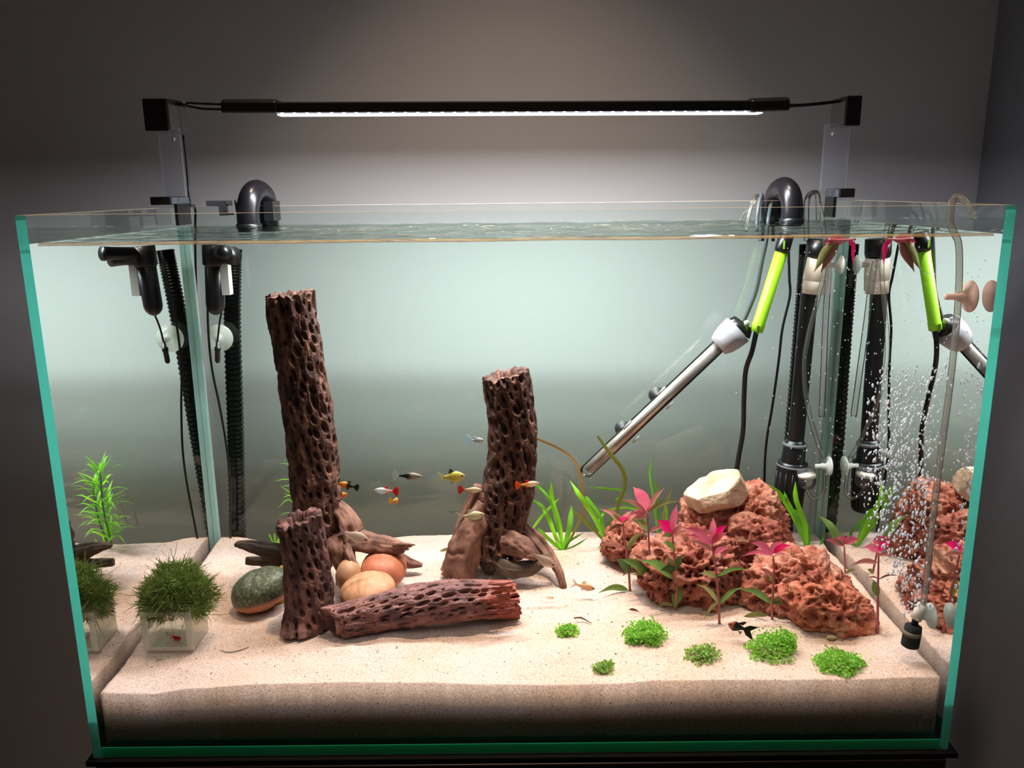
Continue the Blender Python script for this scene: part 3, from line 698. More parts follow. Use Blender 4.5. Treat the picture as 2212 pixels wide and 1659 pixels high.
# short stump in front of it
YS = .145
T = Thing('short_cholla_stump', 'short porous cholla wood stump standing before the tall one', 'driftwood', G(668, 1345))
cholla(T, 'trunk', [P(668, 1352, YS-.008), P(668, 1300, YS-.004), P(664, 1230, YS), P(655, 1170, YS), P(646, 1118, YS)], [mm_(60, YS), mm_(55, YS), mm_(52, YS), mm_(50, YS), mm_(50, YS)], M('short_stump_wood', (104, 62, 54), .75, spec=.35, ramp=(95, [(.3, (44,27,26)), (.5, (92,58,52)), (.72, (142,96,84))], (1, 1, .3)), bump=(240, .5, .002)), nu=230, nv=300, ncell=16, cell=.016, seed=8, size=(.12, .66), twist=.3, slant=(0, .004),
       flare=lambda v, u: max(0, .13-v)*2.6*(.5+.5*np.cos(2*math.pi*u*3+1)))
# fallen log
YLg = .115
T = Thing('fallen_cholla_log', 'reddish hollow cholla log lying on the sand in front', 'driftwood', G(900, 1350))
lp = [(718, 1346, .104), (770, 1335, .112), (860, 1314, .122), (960, 1299, .134), (1050, 1295, .146), (1112, 1294, .154)]
cholla(T, 'trunk', [P(*p) for p in lp], [mm_(38, .1), mm_(41, .1), mm_(45, .1), mm_(49, .1), mm_(45, .1), mm_(42, .1)], chl, nu=230, nv=440, ncell=17, cell=.0150, seed=12, size=(.08, .60), twist=.28, depth=.0045, slant=(.004, .004), bias=(.013, .002),
       extra=((.20, .118, .0068), (.24, .175, .0058), (.16, .10, .005)))
redm = M('rusty_fibre', (150, 66, 46), .8, ramp=(60, [(.2, (104,42,34)), (.6, (156,74,54)), (.9, (190,112,84))]), bump=(200, .5, .003))
rs_ = random.Random(5)
for k in range(9):
    x = 1100+rs_.uniform(-6, 14); y = 1256+k*8.4; p = P(x+4, y+rs_.uniform(-3, 3), .118); q = P(x-rs_.uniform(26, 60), y+rs_.uniform(-4, 7), .1225)
    T.part('splinter', tube([q, (p+q)/2+Vector((0, -.002, rs_.uniform(-.001, .001))), p], [.0006, rs_.uniform(.0016, .003), rs_.uniform(.0008, .002)], 7, 8, bumpy=.5, freq=300), redm if k % 3 else chl)
# second tall stump
YM = .275
T = Thing('middle_cholla_stump', 'bent porous cholla stump with clawed roots, middle of tank', 'driftwood', G(1070, 1235))
cholla(T, 'trunk', [P(1068, 1190, YM), P(1076, 1140, YM), P(1092, 1080, YM), P(1103, 1020, YM), P(1108, 960, YM), P(1104, 890, YM), P(1092, 808, YM)], [mm_(66, YM), mm_(60, YM), mm_(57, YM), mm_(54, YM), mm_(53, YM), mm_(51, YM), mm_(51, YM)], chm, nu=240, nv=460, ncell=17, cell=.0165, seed=21, size=(.14, .80), twist=.32, ends=(False, True), slant=(0, .003),
       extra=((.035, .094, .0095), (.97, .027, .0085), (.9, .045, .006)))
root(T, [P(1050, 1090, YM-.01), P(1022, 1140, YM-.02), P(1004, 1190, YM-.03), P(985, 1245, YM-.035)], [mm_(20, YM), mm_(29, YM), mm_(36, YM), mm_(36, YM)], n=70, b=.05)
root(T, [P(1035, 1050, YM+.01), P(1008, 1120, YM+.01), P(990, 1180, YM), P(975, 1220, YM)], [mm_(14, YM), mm_(20, YM), mm_(20, YM), mm_(14, YM)], b=.1)
root(T, [P(1062, 1190, YM-.01), P(1060, 1215, YM-.015), P(1055, 1236, YM-.015)], [mm_(36, YM), mm_(24, YM), mm_(10, YM)], rootd)
root(T, [P(1095, 1170, YM-.03), P(1125, 1180, YM-.045), P(1150, 1196, YM-.05), P(1165, 1203, YM-.05)], [mm_(24, YM), mm_(23, YM), mm_(15, YM), mm_(6, YM)], b=.12)
root(T, [P(1065, 1205, YM-.02), P(1100, 1228, YM-.045), P(1135, 1228, YM-.05), P(1165, 1216, YM-.05), P(1190, 1207, YM-.05)], [mm_(14, YM), mm_(18, YM), mm_(16, YM), mm_(11, YM), mm_(6, YM)], rootd)
root(T, [P(1130, 1140, YM), P(1160, 1170, YM-.01), P(1190, 1205, YM-.03), P(1205, 1230, YM-.05), P(1216, 1262, YM-.06), P(1220, 1277, YM-.06)], [mm_(16, YM), mm_(18, YM), mm_(12, YM), mm_(9, YM), mm_(8, YM), mm_(4, YM)], b=.12)
root(T, [P(1110, 1225, YM+.01), P(1150, 1236, YM+.005), P(1178, 1240, YM)], [mm_(16, YM), mm_(12, YM), mm_(7, YM)])

# ================================================================== stones
def blob(T, name, poly, Y, dep, mat, sub=5, pits=None, n1=(40, .06), n2=(120, .03), boxy=1.0, ymin=None, under=None, single_=None, ridged=0, cuts=()):
    """solid whose silhouette follows the pixel polygon at depth Y, with thickness dep (half)"""
    pc = [P(x, y, Y) for x, y in poly]; cx = sum(p.x for p in pc)/len(pc); cz = sum(p.z for p in pc)/len(pc)
    an = sorted((math.atan2(p.z-cz, p.x-cx), math.hypot(p.x-cx, p.z-cz)) for p in pc)
    an = [(an[-1][0]-2*math.pi, an[-1][1])]+an+[(an[0][0]+2*math.pi, an[0][1])]
    aa = [a for a, _ in an]; rr_ = [r for _, r in an]
    iv, iff = icos(sub); V = []
    for v in iv:
        th = math.atan2(v.z, v.x); c = math.hypot(v.x, v.z); c = c**boxy if c > 0 else 0
        r = float(np.interp(th, aa, rr_)); s = math.copysign(abs(v.y)**boxy, v.y)
        p = Vector((cx+math.cos(th)*r*c, Y+s*dep, cz+math.sin(th)*r*c))
        ax_ = Vector((math.cos(th)*c, s*.8, math.sin(th)*c)); ax_ = unit(ax_)
        d = n1[1]*noise.noise(p*n1[0])+n2[1]*noise.noise(p*n2[0])
        if ridged:
            d += ridged*.55*(noise.ridged_multi_fractal(Vector((p.x, p.y, p.z*1.5))*n2[0]*.55, .85, 2.1, 5, 1., 2.)-1.0)
            d += ridged*(.5-abs(noise.noise(p*n2[0]*.7+Vector((5, 5, 5)))))*1.2-ridged*.4
            q_ = Vector((p.x, p.y, p.z*2.2)); d += ridged*.5*noise.noise(q_*n2[0]*2.1)
        if pits:
            for (fq, amt) in pits:
                f_ = noise.voronoi(p*fq, distance_metric='DISTANCE')[0][0]; d -= amt*min(1, max(0, .40-f_)/.22)
        p = p+ax_*d*min(r, dep, .04)
        for (cn, of) in cuts:                          # flat broken faces
            nn_ = Vector(cn).normalized(); q_ = Vector((p.x-cx, p.y-Y, p.z-cz)); e_ = q_.dot(nn_)-of
            if e_ > 0: p = p-nn_*(e_*.93)
        V.append(p)
    if single_: return single(name, (V, iff), mat, *single_)
    return T.part(name, (V, iff), mat, under=under)
def oval(x, y, a, b, rot=0, n=20, k=1.0):
    r = math.radians(rot); return [(x+a*math.cos(t)*math.cos(r)-b*math.sin(t)*math.sin(r), y+a*math.cos(t)*math.sin(r)+b*math.sin(t)*math.cos(r)) for t in [2*math.pi*i/n for i in range(n)]]
# two-tone pebble: dark green algae above, orange below
m_, nt, out = newmat('algae_pebble'); b = N(nt, 'ShaderNodeBsdfPrincipled'); b.inputs['Roughness'].default_value = .5
tc = N(nt, 'ShaderNodeTexCoord'); sp_ = N(nt, 'ShaderNodeSeparateXYZ'); nt.links.new(tc.outputs['Object'], sp_.inputs[0])
c1, f1 = noise_ramp(nt, 260, [(.3, (44,48,32)), (.55, (84,88,62)), (.68, (128,128,104)), (.76, (225,225,210))], detail=4)
ma = N(nt, 'ShaderNodeMath', operation='MULTIPLY_ADD'); ma.inputs[1].default_value = .008; nt.links.new(f1, ma.inputs[0])
mxx = N(nt, 'ShaderNodeMath', operation='MULTIPLY'); mxx.inputs[1].default_value = -.22; nt.links.new(sp_.outputs['X'], mxx.inputs[0])
ad = N(nt, 'ShaderNodeMath', operation='ADD'); nt.links.new(sp_.outputs['Z'], ad.inputs[0]); nt.links.new(mxx.outputs[0], ad.inputs[1]); nt.links.new(ad.outputs[0], ma.inputs[2])
mr = N(nt, 'ShaderNodeMapRange'); mr.inputs['From Min'].default_value = .021; mr.inputs['From Max'].default_value = .027; nt.links.new(ma.outputs[0], mr.inputs[0])
mc = N(nt, 'ShaderNodeMixRGB'); mc.inputs[1].default_value = lin((192, 124, 84)); nt.links.new(mr.outputs[0], mc.inputs[0]); nt.links.new(c1, mc.inputs[2])
nt.links.new(mc.outputs[0], b.inputs['Base Color']); nt.links.new(b.outputs[0], out.inputs[0])
PB = 'river pebbles around the stumps'
blob(None, 'pebble', [(501,1290),(503,1270),(520,1250),(550,1237),(585,1230),(612,1236),(624,1255),(622,1280),(600,1300),(565,1314),(530,1315),(508,1306)], .185, .032, m_, n1=(30, .05), n2=(200, .006), single_=('dark green and orange pebble left of the short stump', 'stone', PB))
blob(None, 'pebble', oval(830, 1228, 50, 32, 8), .215, .034, M('orange_stone', (164, 88, 56), .6, ramp=(60, [(.3, (150,76,48)), (.5, (168,92,60)), (.7, (186,114,78))]), bump=(400, .2, .001)), n1=(25, .10), n2=(160, .01), boxy=.85, single_=('rounded orange-brown stone under the right root', 'stone', PB))
blob(None, 'pebble', oval(795, 1275, 62, 30, -6), .165, .034, M('tan_stone', (180, 126, 90), .6, ramp=(90, [(.3, (168,114,80)), (.5, (182,128,92)), (.7, (196,146,108))]), bump=(400, .2, .001)), n1=(25, .08), n2=(160, .01), single_=('flat light tan stone behind the fallen log', 'stone', PB))
blob(None, 'pebble', oval(752, 1240, 26, 32, 10), .195, .022, M('beige_stone', (172, 126, 92), .6, ramp=(50, [(.2, (158,112,80)), (.8, (184,138,102))])), n1=(25, .08), n2=(160, .01), single_=('small beige stone wedged beneath the root', 'stone', PB))
blob(None, 'pebble', oval(612, 1268, 26, 46, 0), .215, .022, M('ochre_stone', (206, 160, 84), .6), n1=(25, .08), n2=(160, .01), single_=('ochre pebble half hidden behind the short stump', 'stone', PB))
# lava rocks
lav = M('red_lava', (176, 92, 70), .85, spec=.25, ramp=(42, [(.28, (96,46,38)), (.42, (158,84,66)), (.55, (188,114,92)), (.70, (222,168,140))]), bump=(230, .9, .005))
lav2 = M('red_lava_dark', (150, 76, 58), .85, spec=.25, ramp=(46, [(.28, (84,38,33)), (.42, (144,74,60)), (.56, (178,106,86)), (.72, (212,158,130))]), bump=(230, .9, .005))
for lm_, tan_ in ((lav, (222, 170, 140)), (lav2, (206, 152, 126))):
    nt = lm_.node_tree; pb_ = [n for n in nt.nodes if n.type == 'BSDF_PRINCIPLED'][0]; src = pb_.inputs['Base Color'].links[0].from_socket
    fcol, _ = noise_ramp(nt, 17, [(.50, (0,0,0)), (.62, (200,)*3)], detail=7, stretch=(1, 1, 1.8)); mc = N(nt, 'ShaderNodeMixRGB'); mc.inputs[2].default_value = lin(tan_)
    nt.links.new(fcol, mc.inputs[0]); nt.links.new(src, mc.inputs[1]); nt.links.new(mc.outputs[0], pb_.inputs['Base Color'])
lavf = M('lava_smooth', (206, 122, 84), .75, ramp=(30, [(.2, (188,102,68)), (.8, (216,138,98))]), bump=(120, .3, .002))
creamr = M('cream_rock', (206, 176, 144), .85, ramp=(40, [(.3, (168,134,104)), (.5, (206,176,144)), (.7, (226,204,174))]), bump=(140, .7, .004))
LV = 'red lava rocks piled on the right'
T = Thing('lava_rock', 'tall red lava rock capped with cream stone, rearmost', 'rock', G(1600, 1215), LV)
blob(T, 'body', [(1480,1110),(1476,1085),(1520,1062),(1580,1065),(1630,1048),(1662,1048),(1682,1085),(1695,1130),(1704,1170),(1700,1205),(1640,1235),(1560,1240),(1490,1215),(1470,1160)], .315, .045, lav, sub=6, pits=((90, .22), (200, .12)), n1=(30, .16), n2=(70, .1), boxy=.8, ridged=.16)
blob(T, 'cream_cap', [(1474,1075),(1490,1056),(1530,1038),(1575,1022),(1600,1019),(1617,1030),(1624,1050),(1616,1072),(1590,1088),(1550,1096),(1510,1108),(1482,1100)], .282, .030, creamr, sub=5, n1=(24, .16), n2=(60, .05), boxy=.62, ridged=.03, cuts=(((-.45, -.35, 1), .0115), ((.75, -1, .15), .021), ((-.25, -1, .1), .020), ((1, -.2, .5), .033), ((-.8, -.5, -.4), .034), ((.1, -.7, -.8), .022)))
blob(T, 'ledge', [(1570,1120),(1600,1112),(1650,1120),(1690,1150),(1705,1190),(1650,1205),(1600,1180),(1575,1150)], .268, .026, lav2, sub=5, pits=((110, .25),), n1=(40, .2), n2=(100, .14), boxy=.85, ridged=.14)
T = Thing('lava_rock', 'big dark porous lava rock at the centre of the pile', 'rock', G(1490, 1320), LV)
blob(T, 'body', [(1370,1245),(1372,1205),(1400,1172),(1450,1155),(1500,1152),(1560,1158),(1598,1190),(1606,1235),(1598,1280),(1575,1318),(1550,1330),(1500,1320),(1440,1298),(1392,1275)], .203, .054, lav2, sub=6, pits=((95, .30), (190, .24), (45, .28)), n1=(22, .34), n2=(90, .14), boxy=.85, ridged=.15)
T = Thing('lava_rock', 'orange-red lava rock with smooth hollows at the front right', 'rock', G(1740, 1360), LV)
blob(T, 'body', [(1582,1290),(1590,1250),(1625,1215),(1680,1195),(1730,1188),(1765,1200),(1805,1235),(1838,1262),(1870,1300),(1888,1325),(1880,1355),(1848,1368),(1800,1350),(1740,1352),(1680,1330),(1620,1315)], .172, .052, lav, sub=6, pits=((80, .26), (170, .2), (40, .25)), n1=(22, .32), n2=(80, .12), boxy=.82, ridged=.15)
blob(T, 'lobe', [(1690,1290),(1720,1258),(1770,1250),(1815,1268),(1850,1290),(1882,1315),(1886,1345),(1862,1370),(1830,1372),(1780,1356),(1735,1352),(1700,1330)], .128, .036, M('lava_orange', (196, 116, 86), .85, spec=.25, ramp=(38, [(.28, (120,58,44)), (.42, (182,100,74)), (.55, (206,128,100)), (.72, (226,176,148))]), bump=(230, .9, .005)), sub=6, pits=((70, .3), (150, .2)), n1=(36, .3), n2=(80, .12), boxy=.8, ridged=.13)
T = Thing('lava_rock', 'smallest lava rock at the left end of the pile', 'rock', G(1345, 1208), LV)
blob(T, 'body', [(1294,1190),(1304,1165),(1320,1145),(1345,1122),(1375,1128),(1392,1150),(1394,1185),(1372,1210),(1340,1208),(1312,1202)], .285, .03, lav2, sub=5, pits=((95, .3), (190, .2)), n1=(40, .18), n2=(100, .14), boxy=.85, ridged=.12)

# ================================================================== red stem plants
LM = {'hot': M('leaf_hot_pink', (240, 26, 110), .45, trans=.5), 'pink': M('leaf_pink', (214, 92, 116), .5, trans=.5, ramp=(60, [(.2, (200,66,98)), (.8, (226,120,136))])),
      'rose': M('leaf_rose', (208, 128, 122), .5, trans=.5, ramp=(60, [(.2, (190,104,106)), (.8, (220,152,132))])), 'olive': M('leaf_olive', (138, 140, 78), .5, trans=.35, ramp=(50, [(.2, (120,112,64)), (.8, (158,164,96))])),
      'green': M('leaf_green', (112, 150, 70), .5, trans=.35, ramp=(50, [(.2, (88,124,52)), (.8, (138,172,88))])), 'dark': M('leaf_dark_green', (66, 92, 44), .5, trans=.3), 'brown': M('leaf_brown', (130, 76, 58), .55, trans=.3)}
stemm = M('pink_stem', (176, 92, 92), .5)
def leaf(T, base, tip, wpx, mat, Y, dY=0., under=None, bow=.12, name='leaf'):
    b_ = P(base[0], base[1], Y); t_ = P(tip[0], tip[1], Y+dY); md = (b_+t_)/2+Vector((0, 0, (t_-b_).length*bow))
    sd = unit(t_-b_).cross(Vector((random.uniform(-.35, .35), -1, random.uniform(-.3, .3))))
    return T.part(name, strap([b_, md, t_], wpx*mpp(1106, 1200, Y), 10, side=unit(sd), arch=.18, prof=lance), LM[mat], under=under)
def plant(label, stem, leaves, Y, r=.0014, group='red stemmed plants among the lava rocks', cat='plant'):
    T = Thing('red_stem_plant', label, cat, P(stem[0][0], stem[0][1], Y), group)
    T.part('stem', tube([P(x, y, Y) for x, y in stem], [r*1.15, r, r*.7], 8, 16), stemm)
    for i, (b_, t_, w_, c_) in enumerate(leaves):
        leaf(T, b_, t_, w_, c_, Y-.001*(i % 3), dY=random.uniform(-.012, .008))
    return T
yb = lambda x, y: G(x, y).y
plant('red plant with rose top and long olive leaf, leftmost of the row', [(1361,1276),(1356,1210),(1348,1160),(1346,1128)],
      [((1346,1130),(1295,1100),13,'rose'),((1346,1128),(1352,1116),16,'hot'),((1346,1130),(1390,1110),12,'rose'),((1346,1126),(1320,1112),12,'olive'),((1347,1122),(1366,1104),10,'rose'),((1350,1185),(1298,1178),11,'rose'),((1352,1190),(1390,1150),12,'olive'),((1358,1275),(1291,1281),16,'green'),((1360,1240),(1330,1206),20,'dark'),((1360,1230),(1345,1245),9,'brown'),((1347,1135),(1310,1150),9,'brown')], yb(1361,1276))
plant('tall dusky pink plant, second from left behind the rock front', [(1408,1298),(1406,1250),(1402,1180),(1398,1108)],
      [((1398,1105),(1368,1052),28,'pink'),((1398,1104),(1436,1054),12,'rose'),((1399,1106),(1470,1083),12,'olive'),((1398,1102),(1408,1090),20,'hot'),((1396,1106),(1340,1080),10,'rose'),((1396,1108),(1360,1112),11,'pink'),((1398,1115),(1358,1130),13,'rose'),((1400,1150),(1370,1120),14,'olive'),((1402,1150),(1440,1138),10,'rose'),((1406,1245),(1376,1200),24,'dark'),((1405,1247),(1340,1208),22,'green'),((1407,1246),(1366,1242),12,'olive')], yb(1408,1298))
plant('hot pink plant with broad green lower leaves at rock edge', [(1458,1318),(1462,1260),(1456,1200),(1453,1155)],
      [((1453,1156),(1420,1124),26,'hot'),((1453,1153),(1462,1090),18,'pink'),((1454,1156),(1478,1136),13,'rose'),((1455,1160),(1500,1150),10,'rose'),((1453,1158),(1428,1160),12,'olive'),((1458,1254),(1382,1210),22,'green'),((1459,1250),(1440,1200),20,'olive'),((1459,1236),(1474,1198),18,'dark'),((1458,1312),(1478,1240),28,'green'),((1456,1308),(1420,1310),8,'olive'),((1457,1190),(1430,1170),13,'green'),((1460,1236),(1426,1232),18,'dark')], yb(1458,1318))
plant('vivid magenta plant in front of the dark central rock', [(1554,1347),(1552,1290),(1546,1230),(1537,1172)],
      [((1538,1174),(1541,1118),15,'pink'),((1538,1172),(1570,1134),17,'hot'),((1537,1173),(1476,1140),18,'pink'),((1536,1176),(1482,1156),15,'pink'),((1540,1190),(1490,1166),16,'rose'),((1542,1198),(1576,1184),16,'pink'),((1548,1246),(1616,1230),12,'green'),((1548,1248),(1508,1240),12,'olive'),((1553,1305),(1506,1262),12,'olive'),((1554,1306),(1606,1268),12,'green'),((1552,1300),(1520,1340),10,'olive'),((1537,1176),(1572,1150),16,'pink')], yb(1554,1347))
plant('pink plant before the orange-red rock with green side leaves', [(1668,1338),(1668,1300),(1672,1240),(1670,1200)],
      [((1670,1198),(1622,1172),17,'pink'),((1670,1196),(1690,1170),24,'pink'),((1671,1196),(1708,1178),16,'hot'),((1669,1200),(1600,1202),13,'pink'),((1671,1202),(1700,1200),10,'rose'),((1667,1304),(1596,1272),16,'green'),((1668,1304),(1736,1270),12,'olive'),((1668,1305),(1694,1306),11,'dark'),((1668,1245),(1640,1228),11,'rose'),((1670,1248),(1664,1256),14,'olive'),((1660,1330),(1590,1342),13,'olive')], yb(1668,1338))
plant('dull red plant in the back right corner behind the rock', [(1826,1262),(1825,1215),(1824,1180)],
      [((1824,1180),(1781,1167),14,'pink'),((1824,1176),(1808,1160),20,'pink'),((1824,1176),(1858,1166),20,'pink'),((1824,1172),(1830,1158),18,'brown'),((1822,1178),(1768,1114),20,'green'),((1826,1240),(1850,1230),8,'olive')], .245)
plant('pink plant nearest the right pane, rooted in open sand', [(1896,1368),(1896,1300),(1897,1240),(1898,1192)],
      [((1898,1194),(1864,1182),15,'pink'),((1898,1190),(1924,1174),20,'hot'),((1897,1200),(1936,1204),12,'rose'),((1897,1216),(1836,1222),12,'rose'),((1897,1252),(1942,1244),6,'brown'),((1896,1290),(1886,1252),17,'green'),((1897,1196),(1880,1172),12,'pink'),((1897,1250),(1874,1248),5,'brown')], yb(1896,1368))
T = Thing('floating_cutting', 'loose pink and olive plant cutting floating at the surface', 'plant', P(1800, 560, .30))
for b_, t_, w_, c_ in (((1800,522),(1758,588),20,'olive'),((1812,524),(1772,590),20,'brown'),((1790,518),(1832,520),26,'pink'),((1846,520),(1842,572),10,'hot'),((1835,516),(1846,540),9,'hot'),((1800,520),(1780,526),14,'pink')):
    leaf(T, b_, t_, w_, c_, .30, bow=.02)
T.part('stem', tube([P(1790, 517, .30), P(1815, 519, .30), P(1848, 517, .30)], .0014, 8), stemm)

# ================================================================== grasses
gm = [M('grass_bright', (150, 226, 40), .45, trans=.5), M('grass_mid', (124, 200, 48), .45, trans=.5), M('grass_deep', (92, 160, 48), .5, trans=.45), M('grass_olive', (150, 150, 60), .5, trans=.4)]
def grass(label, base, blades, Y=None, group='strap-leaved grass clumps at the back'):
    Y = Y or G(*base).y; T = Thing('grass_clump', label, 'plant', P(base[0], base[1], Y), group)
    for k, (pts, wpx, mi) in enumerate(blades):
        p3 = [P(x, y, Y+(random.uniform(-.012, .012) if j else 0)) for j, (x, y) in enumerate(pts)]
        T.part('blade', strap(p3, wpx*.82*mpp(1106, 1150, Y), 14, arch=.12), gm[mi])
    return T
grass('broad grass clump just right of the middle stump', (1216, 1188), [([(1216,1188),(1208,1130),(1192,1075),(1191,1040)],11,0), ([(1216,1188),(1196,1150),(1175,1100),(1148,1078)],9,1), ([(1218,1188),(1230,1140),(1235,1092)],14,1), ([(1214,1190),(1180,1160),(1160,1140)],11,1), ([(1214,1188),(1200,1160),(1186,1120),(1172,1100)],10,0), ([(1220,1188),(1230,1170),(1262,1150)],6,2), ([(1145,1150),(1175,1110),(1208,1076)],7,0), ([(1214,1190),(1180,1194),(1158,1196)],8,1), ([(1216,1186),(1205,1140),(1188,1080),(1160,1050),(1150,1046)],7,1), ([(1222,1186),(1250,1130),(1258,1112)],7,3), ([(1218,1188),(1240,1180),(1270,1162)],5,2)])
grass('narrow grass clump between first clump and small lava rock', (1305, 1165), [([(1305,1165),(1285,1120),(1255,1075),(1231,1038)],12,0), ([(1306,1165),(1298,1120),(1270,1080),(1262,1074)],10,1), ([(1306,1165),(1320,1130),(1325,1105)],11,2), ([(1300,1165),(1270,1130),(1240,1110)],8,2), ([(1304,1165),(1294,1130),(1305,1108),(1320,1104)],7,1), ([(1302,1162),(1265,1130),(1235,1098)],8,3), ([(1276,1214),(1290,1190),(1300,1178)],9,0)], Y=.33)
grass('thin arching grass behind the rose topped red plant', (1420, 1150), [([(1420,1150),(1412,1080),(1404,1030),(1407,988)],6,1), ([(1424,1150),(1420,1080),(1414,1030)],7,2), ([(1438,1150),(1440,1110),(1438,1090)],5,0), ([(1330,1080),(1350,1062),(1312,1056),(1270,1052)],6,1), ([(1310,1102),(1350,1097),(1384,1102)],6,0), ([(1432,1150),(1436,1100),(1452,1055)],6,3), ([(1400,1150),(1380,1100),(1318,1077)],5,2)], Y=.345)
grass('bright upright grass in the back right corner', (1738, 1178), [([(1742,1180),(1722,1130),(1690,1075),(1662,1046)],13,0), ([(1744,1180),(1738,1130),(1720,1080),(1718,1040)],13,0), ([(1740,1180),(1720,1120),(1700,1080),(1694,1062)],9,1), ([(1742,1178),(1730,1120),(1712,1098)],10,1), ([(1748,1180),(1748,1150),(1735,1110)],8,2), ([(1768,1186),(1778,1165),(1782,1150)],7,2)], Y=.338)
T = Thing('trailing_leaf', 'long brown trailing leaf arching from the middle stump', 'leaf', P(1258, 1160, .33))
T.part('blade', strap([P(1160, 948, .30), P(1205, 968, .30), P(1240, 995, .31), P(1256, 1040, .32), P(1262, 1120, .33)], .0038, 30, arch=.1, prof=lambda u: .8), M('leaf_tan', (176, 128, 60), .5, trans=.3))
T = Thing('trailing_leaf', 'olive leaf crossing in front of the heater tube', 'leaf', P(1335, 1150, .32))
T.part('blade', strap([P(1291, 942, .335), P(1318, 980, .335), P(1345, 1015, .335), P(1350, 1050, .335), P(1336, 1090, .335), P(1330, 1150, .335)], .0056, 30, arch=.1), M('leaf_olive_long', (132, 136, 48), .5, trans=.35))

# tall fine-leaved plant behind the tall stump (seen beside it and mirrored in the left pane)
T = Thing('feathery_stem_plant', 'bright green fine-leaved stem plant behind the tall stump', 'plant', G(640, 1190))
for (bx, by, tx, ty, Y, n) in ((655, 1176, 648, 1015, .358, 11), (672, 1176, 680, 1050, .366, 8)):
    a, b_ = P(bx, by, Y), P(tx, ty, Y)
    st = T.part('stem', tube([a, (a+b_)/2+Vector((.004, 0, 0)), b_], [.0014, .0012, .0008], 8, 12), gm[2])
    for k in range(n):
        c = a.lerp(b_, (k+1)/n); ph = k*1.3
        for j in range(4 if k < n-1 else 8):
            th = ph+2*math.pi*j/5; l = (.030+.014*random.random())*(1 if k < n-1 else .8); el = .25 if k < n-2 else .8
            d = Vector((math.cos(th), math.sin(th)*.8, el)); tip = c+unit(d)*l; md = c+unit(d)*l*.55+Vector((0, 0, l*random.uniform(.02, .22))); tip.z += random.uniform(-.008, .008)
            T.part('leaf', strap([c, md, tip], .0034+.001*random.random(), 6, side=Vector((-math.sin(th), math.cos(th), 0)), arch=.15, prof=lance), gm[random.choice((0, 1, 1))], st)
grass('tiny green tuft behind the left dark root', (592, 1178), [([(592,1180),(586,1165),(580,1152)],4,0), ([(593,1180),(594,1165),(592,1150)],4,0), ([(595,1180),(604,1165),(608,1152)],4,1), ([(594,1180),(600,1170),(603,1160)],4,0)], Y=.30)

# ================================================================== moss on a clear box
YX = .085
T = Thing('clear_box', 'open frosted plastic box under the moss near left pane', 'box', P(362, 1402, YX))
x0, x1 = P(306, 1360, YX).x, P(416, 1360, YX).x; z0, z1 = P(360, 1404, YX).z, P(360, 1322, YX).z
fro = clear('frosted_plastic', (.93, .93, .88), 1.35, frost=.28, frostc=(236, 228, 212))
def wallbox(lo, hi, nm): bevel(T.part(nm, box(lo, hi), fro, smooth=False), .0008)
dpx = .045; tk = .0022
wallbox((x0, YX, z0), (x0+tk, YX+dpx, z1), 'side'); wallbox((x1-tk, YX, z0), (x1, YX+dpx, z1), 'side')
wallbox((x0, YX, z1-tk), (x1, YX+dpx, z1), 'top'); wallbox((x0, YX, z0), (x1, YX+dpx, z0+tk), 'bottom'); wallbox((x0, YX+dpx-tk, z0), (x1, YX+dpx, z1), 'back')
fw = .0075
for lo, hi in (((x0, YX-.002, z0), (x0+fw, YX, z1)), ((x1-fw, YX-.002, z0), (x1, YX, z1)), ((x0+fw, YX-.002, z1-fw*.7), (x1-fw, YX, z1)), ((x0+fw, YX-.002, z0), (x1-fw, YX, z0+fw*.5))):
    bevel(T.part('front_frame', box(lo, hi), clear('frosted_frame', (.93, .93, .88), 1.35, frost=.5, frostc=(240, 234, 222)), smooth=False), .0008)
def moss(cx, cy, ax_, bz, dy, Yc, n, seed):
    rs = random.Random(seed); V, F = [], []; c = P(cx, cy, Yc)
    for k in range(n):
        th = rs.uniform(0, 2*math.pi); ph = math.acos(rs.uniform(-.75, 1)); d = Vector((math.sin(ph)*math.cos(th), math.sin(ph)*math.sin(th), math.cos(ph)))
        rad = rs.random()**.35*(1+.28*noise.noise(d*1.9+Vector((seed, 0, 0))))
        p = c+Vector((d.x*ax_*rad, d.y*dy*rad, d.z*bz*rad)); p.z -= .012*max(0, (abs(d.x)-.5))
        g_ = unit(Vector((d.x+rs.uniform(-1, 1), d.y+rs.uniform(-1, 1), d.z*.8+rs.uniform(-.8, .9)))); l = rs.uniform(.003, .008) if rs.random() < .96 else rs.uniform(.010, .024)
        wd = rs.uniform(.0003, .0006); s = unit(g_.cross(Vector((rs.uniform(-.5, .5), 1, rs.uniform(-.5, .5))))); bd = Vector((rs.uniform(-1, 1), rs.uniform(-1, 1), rs.uniform(-.8, 1)))*.35
        o = len(V)
        for j in range(4):
            t = j/3; q = p+g_*l*t+bd*l*t*t; ww = wd*(1-.6*t); V.extend((q-s*ww, q+s*ww))
        for j in range(3): F.append((o+2*j, o+2*j+1, o+2*j+3, o+2*j+2))
    return V, F
mossm = M('java_moss', (96, 116, 46), .7, trans=.35, ramp=(70, [(.3, (60,72,26)), (.5, (100,120,46)), (.7, (140,154,72))]))
T = Thing('java_moss', 'bushy dark green moss cushion on the clear plastic box', 'plant', P(380, 1330, .10))
T.part('fronds', moss(382, 1282, .040, .034, .028, .108, 9500, 4), mossm, kind='stuff')
V, F = moss(382, 1282, .048, .041, .034, .108, 240, 5)
T.part('stray_fronds', (V, F), M('moss_tips', (112, 110, 52), .7, trans=.3), kind='stuff')

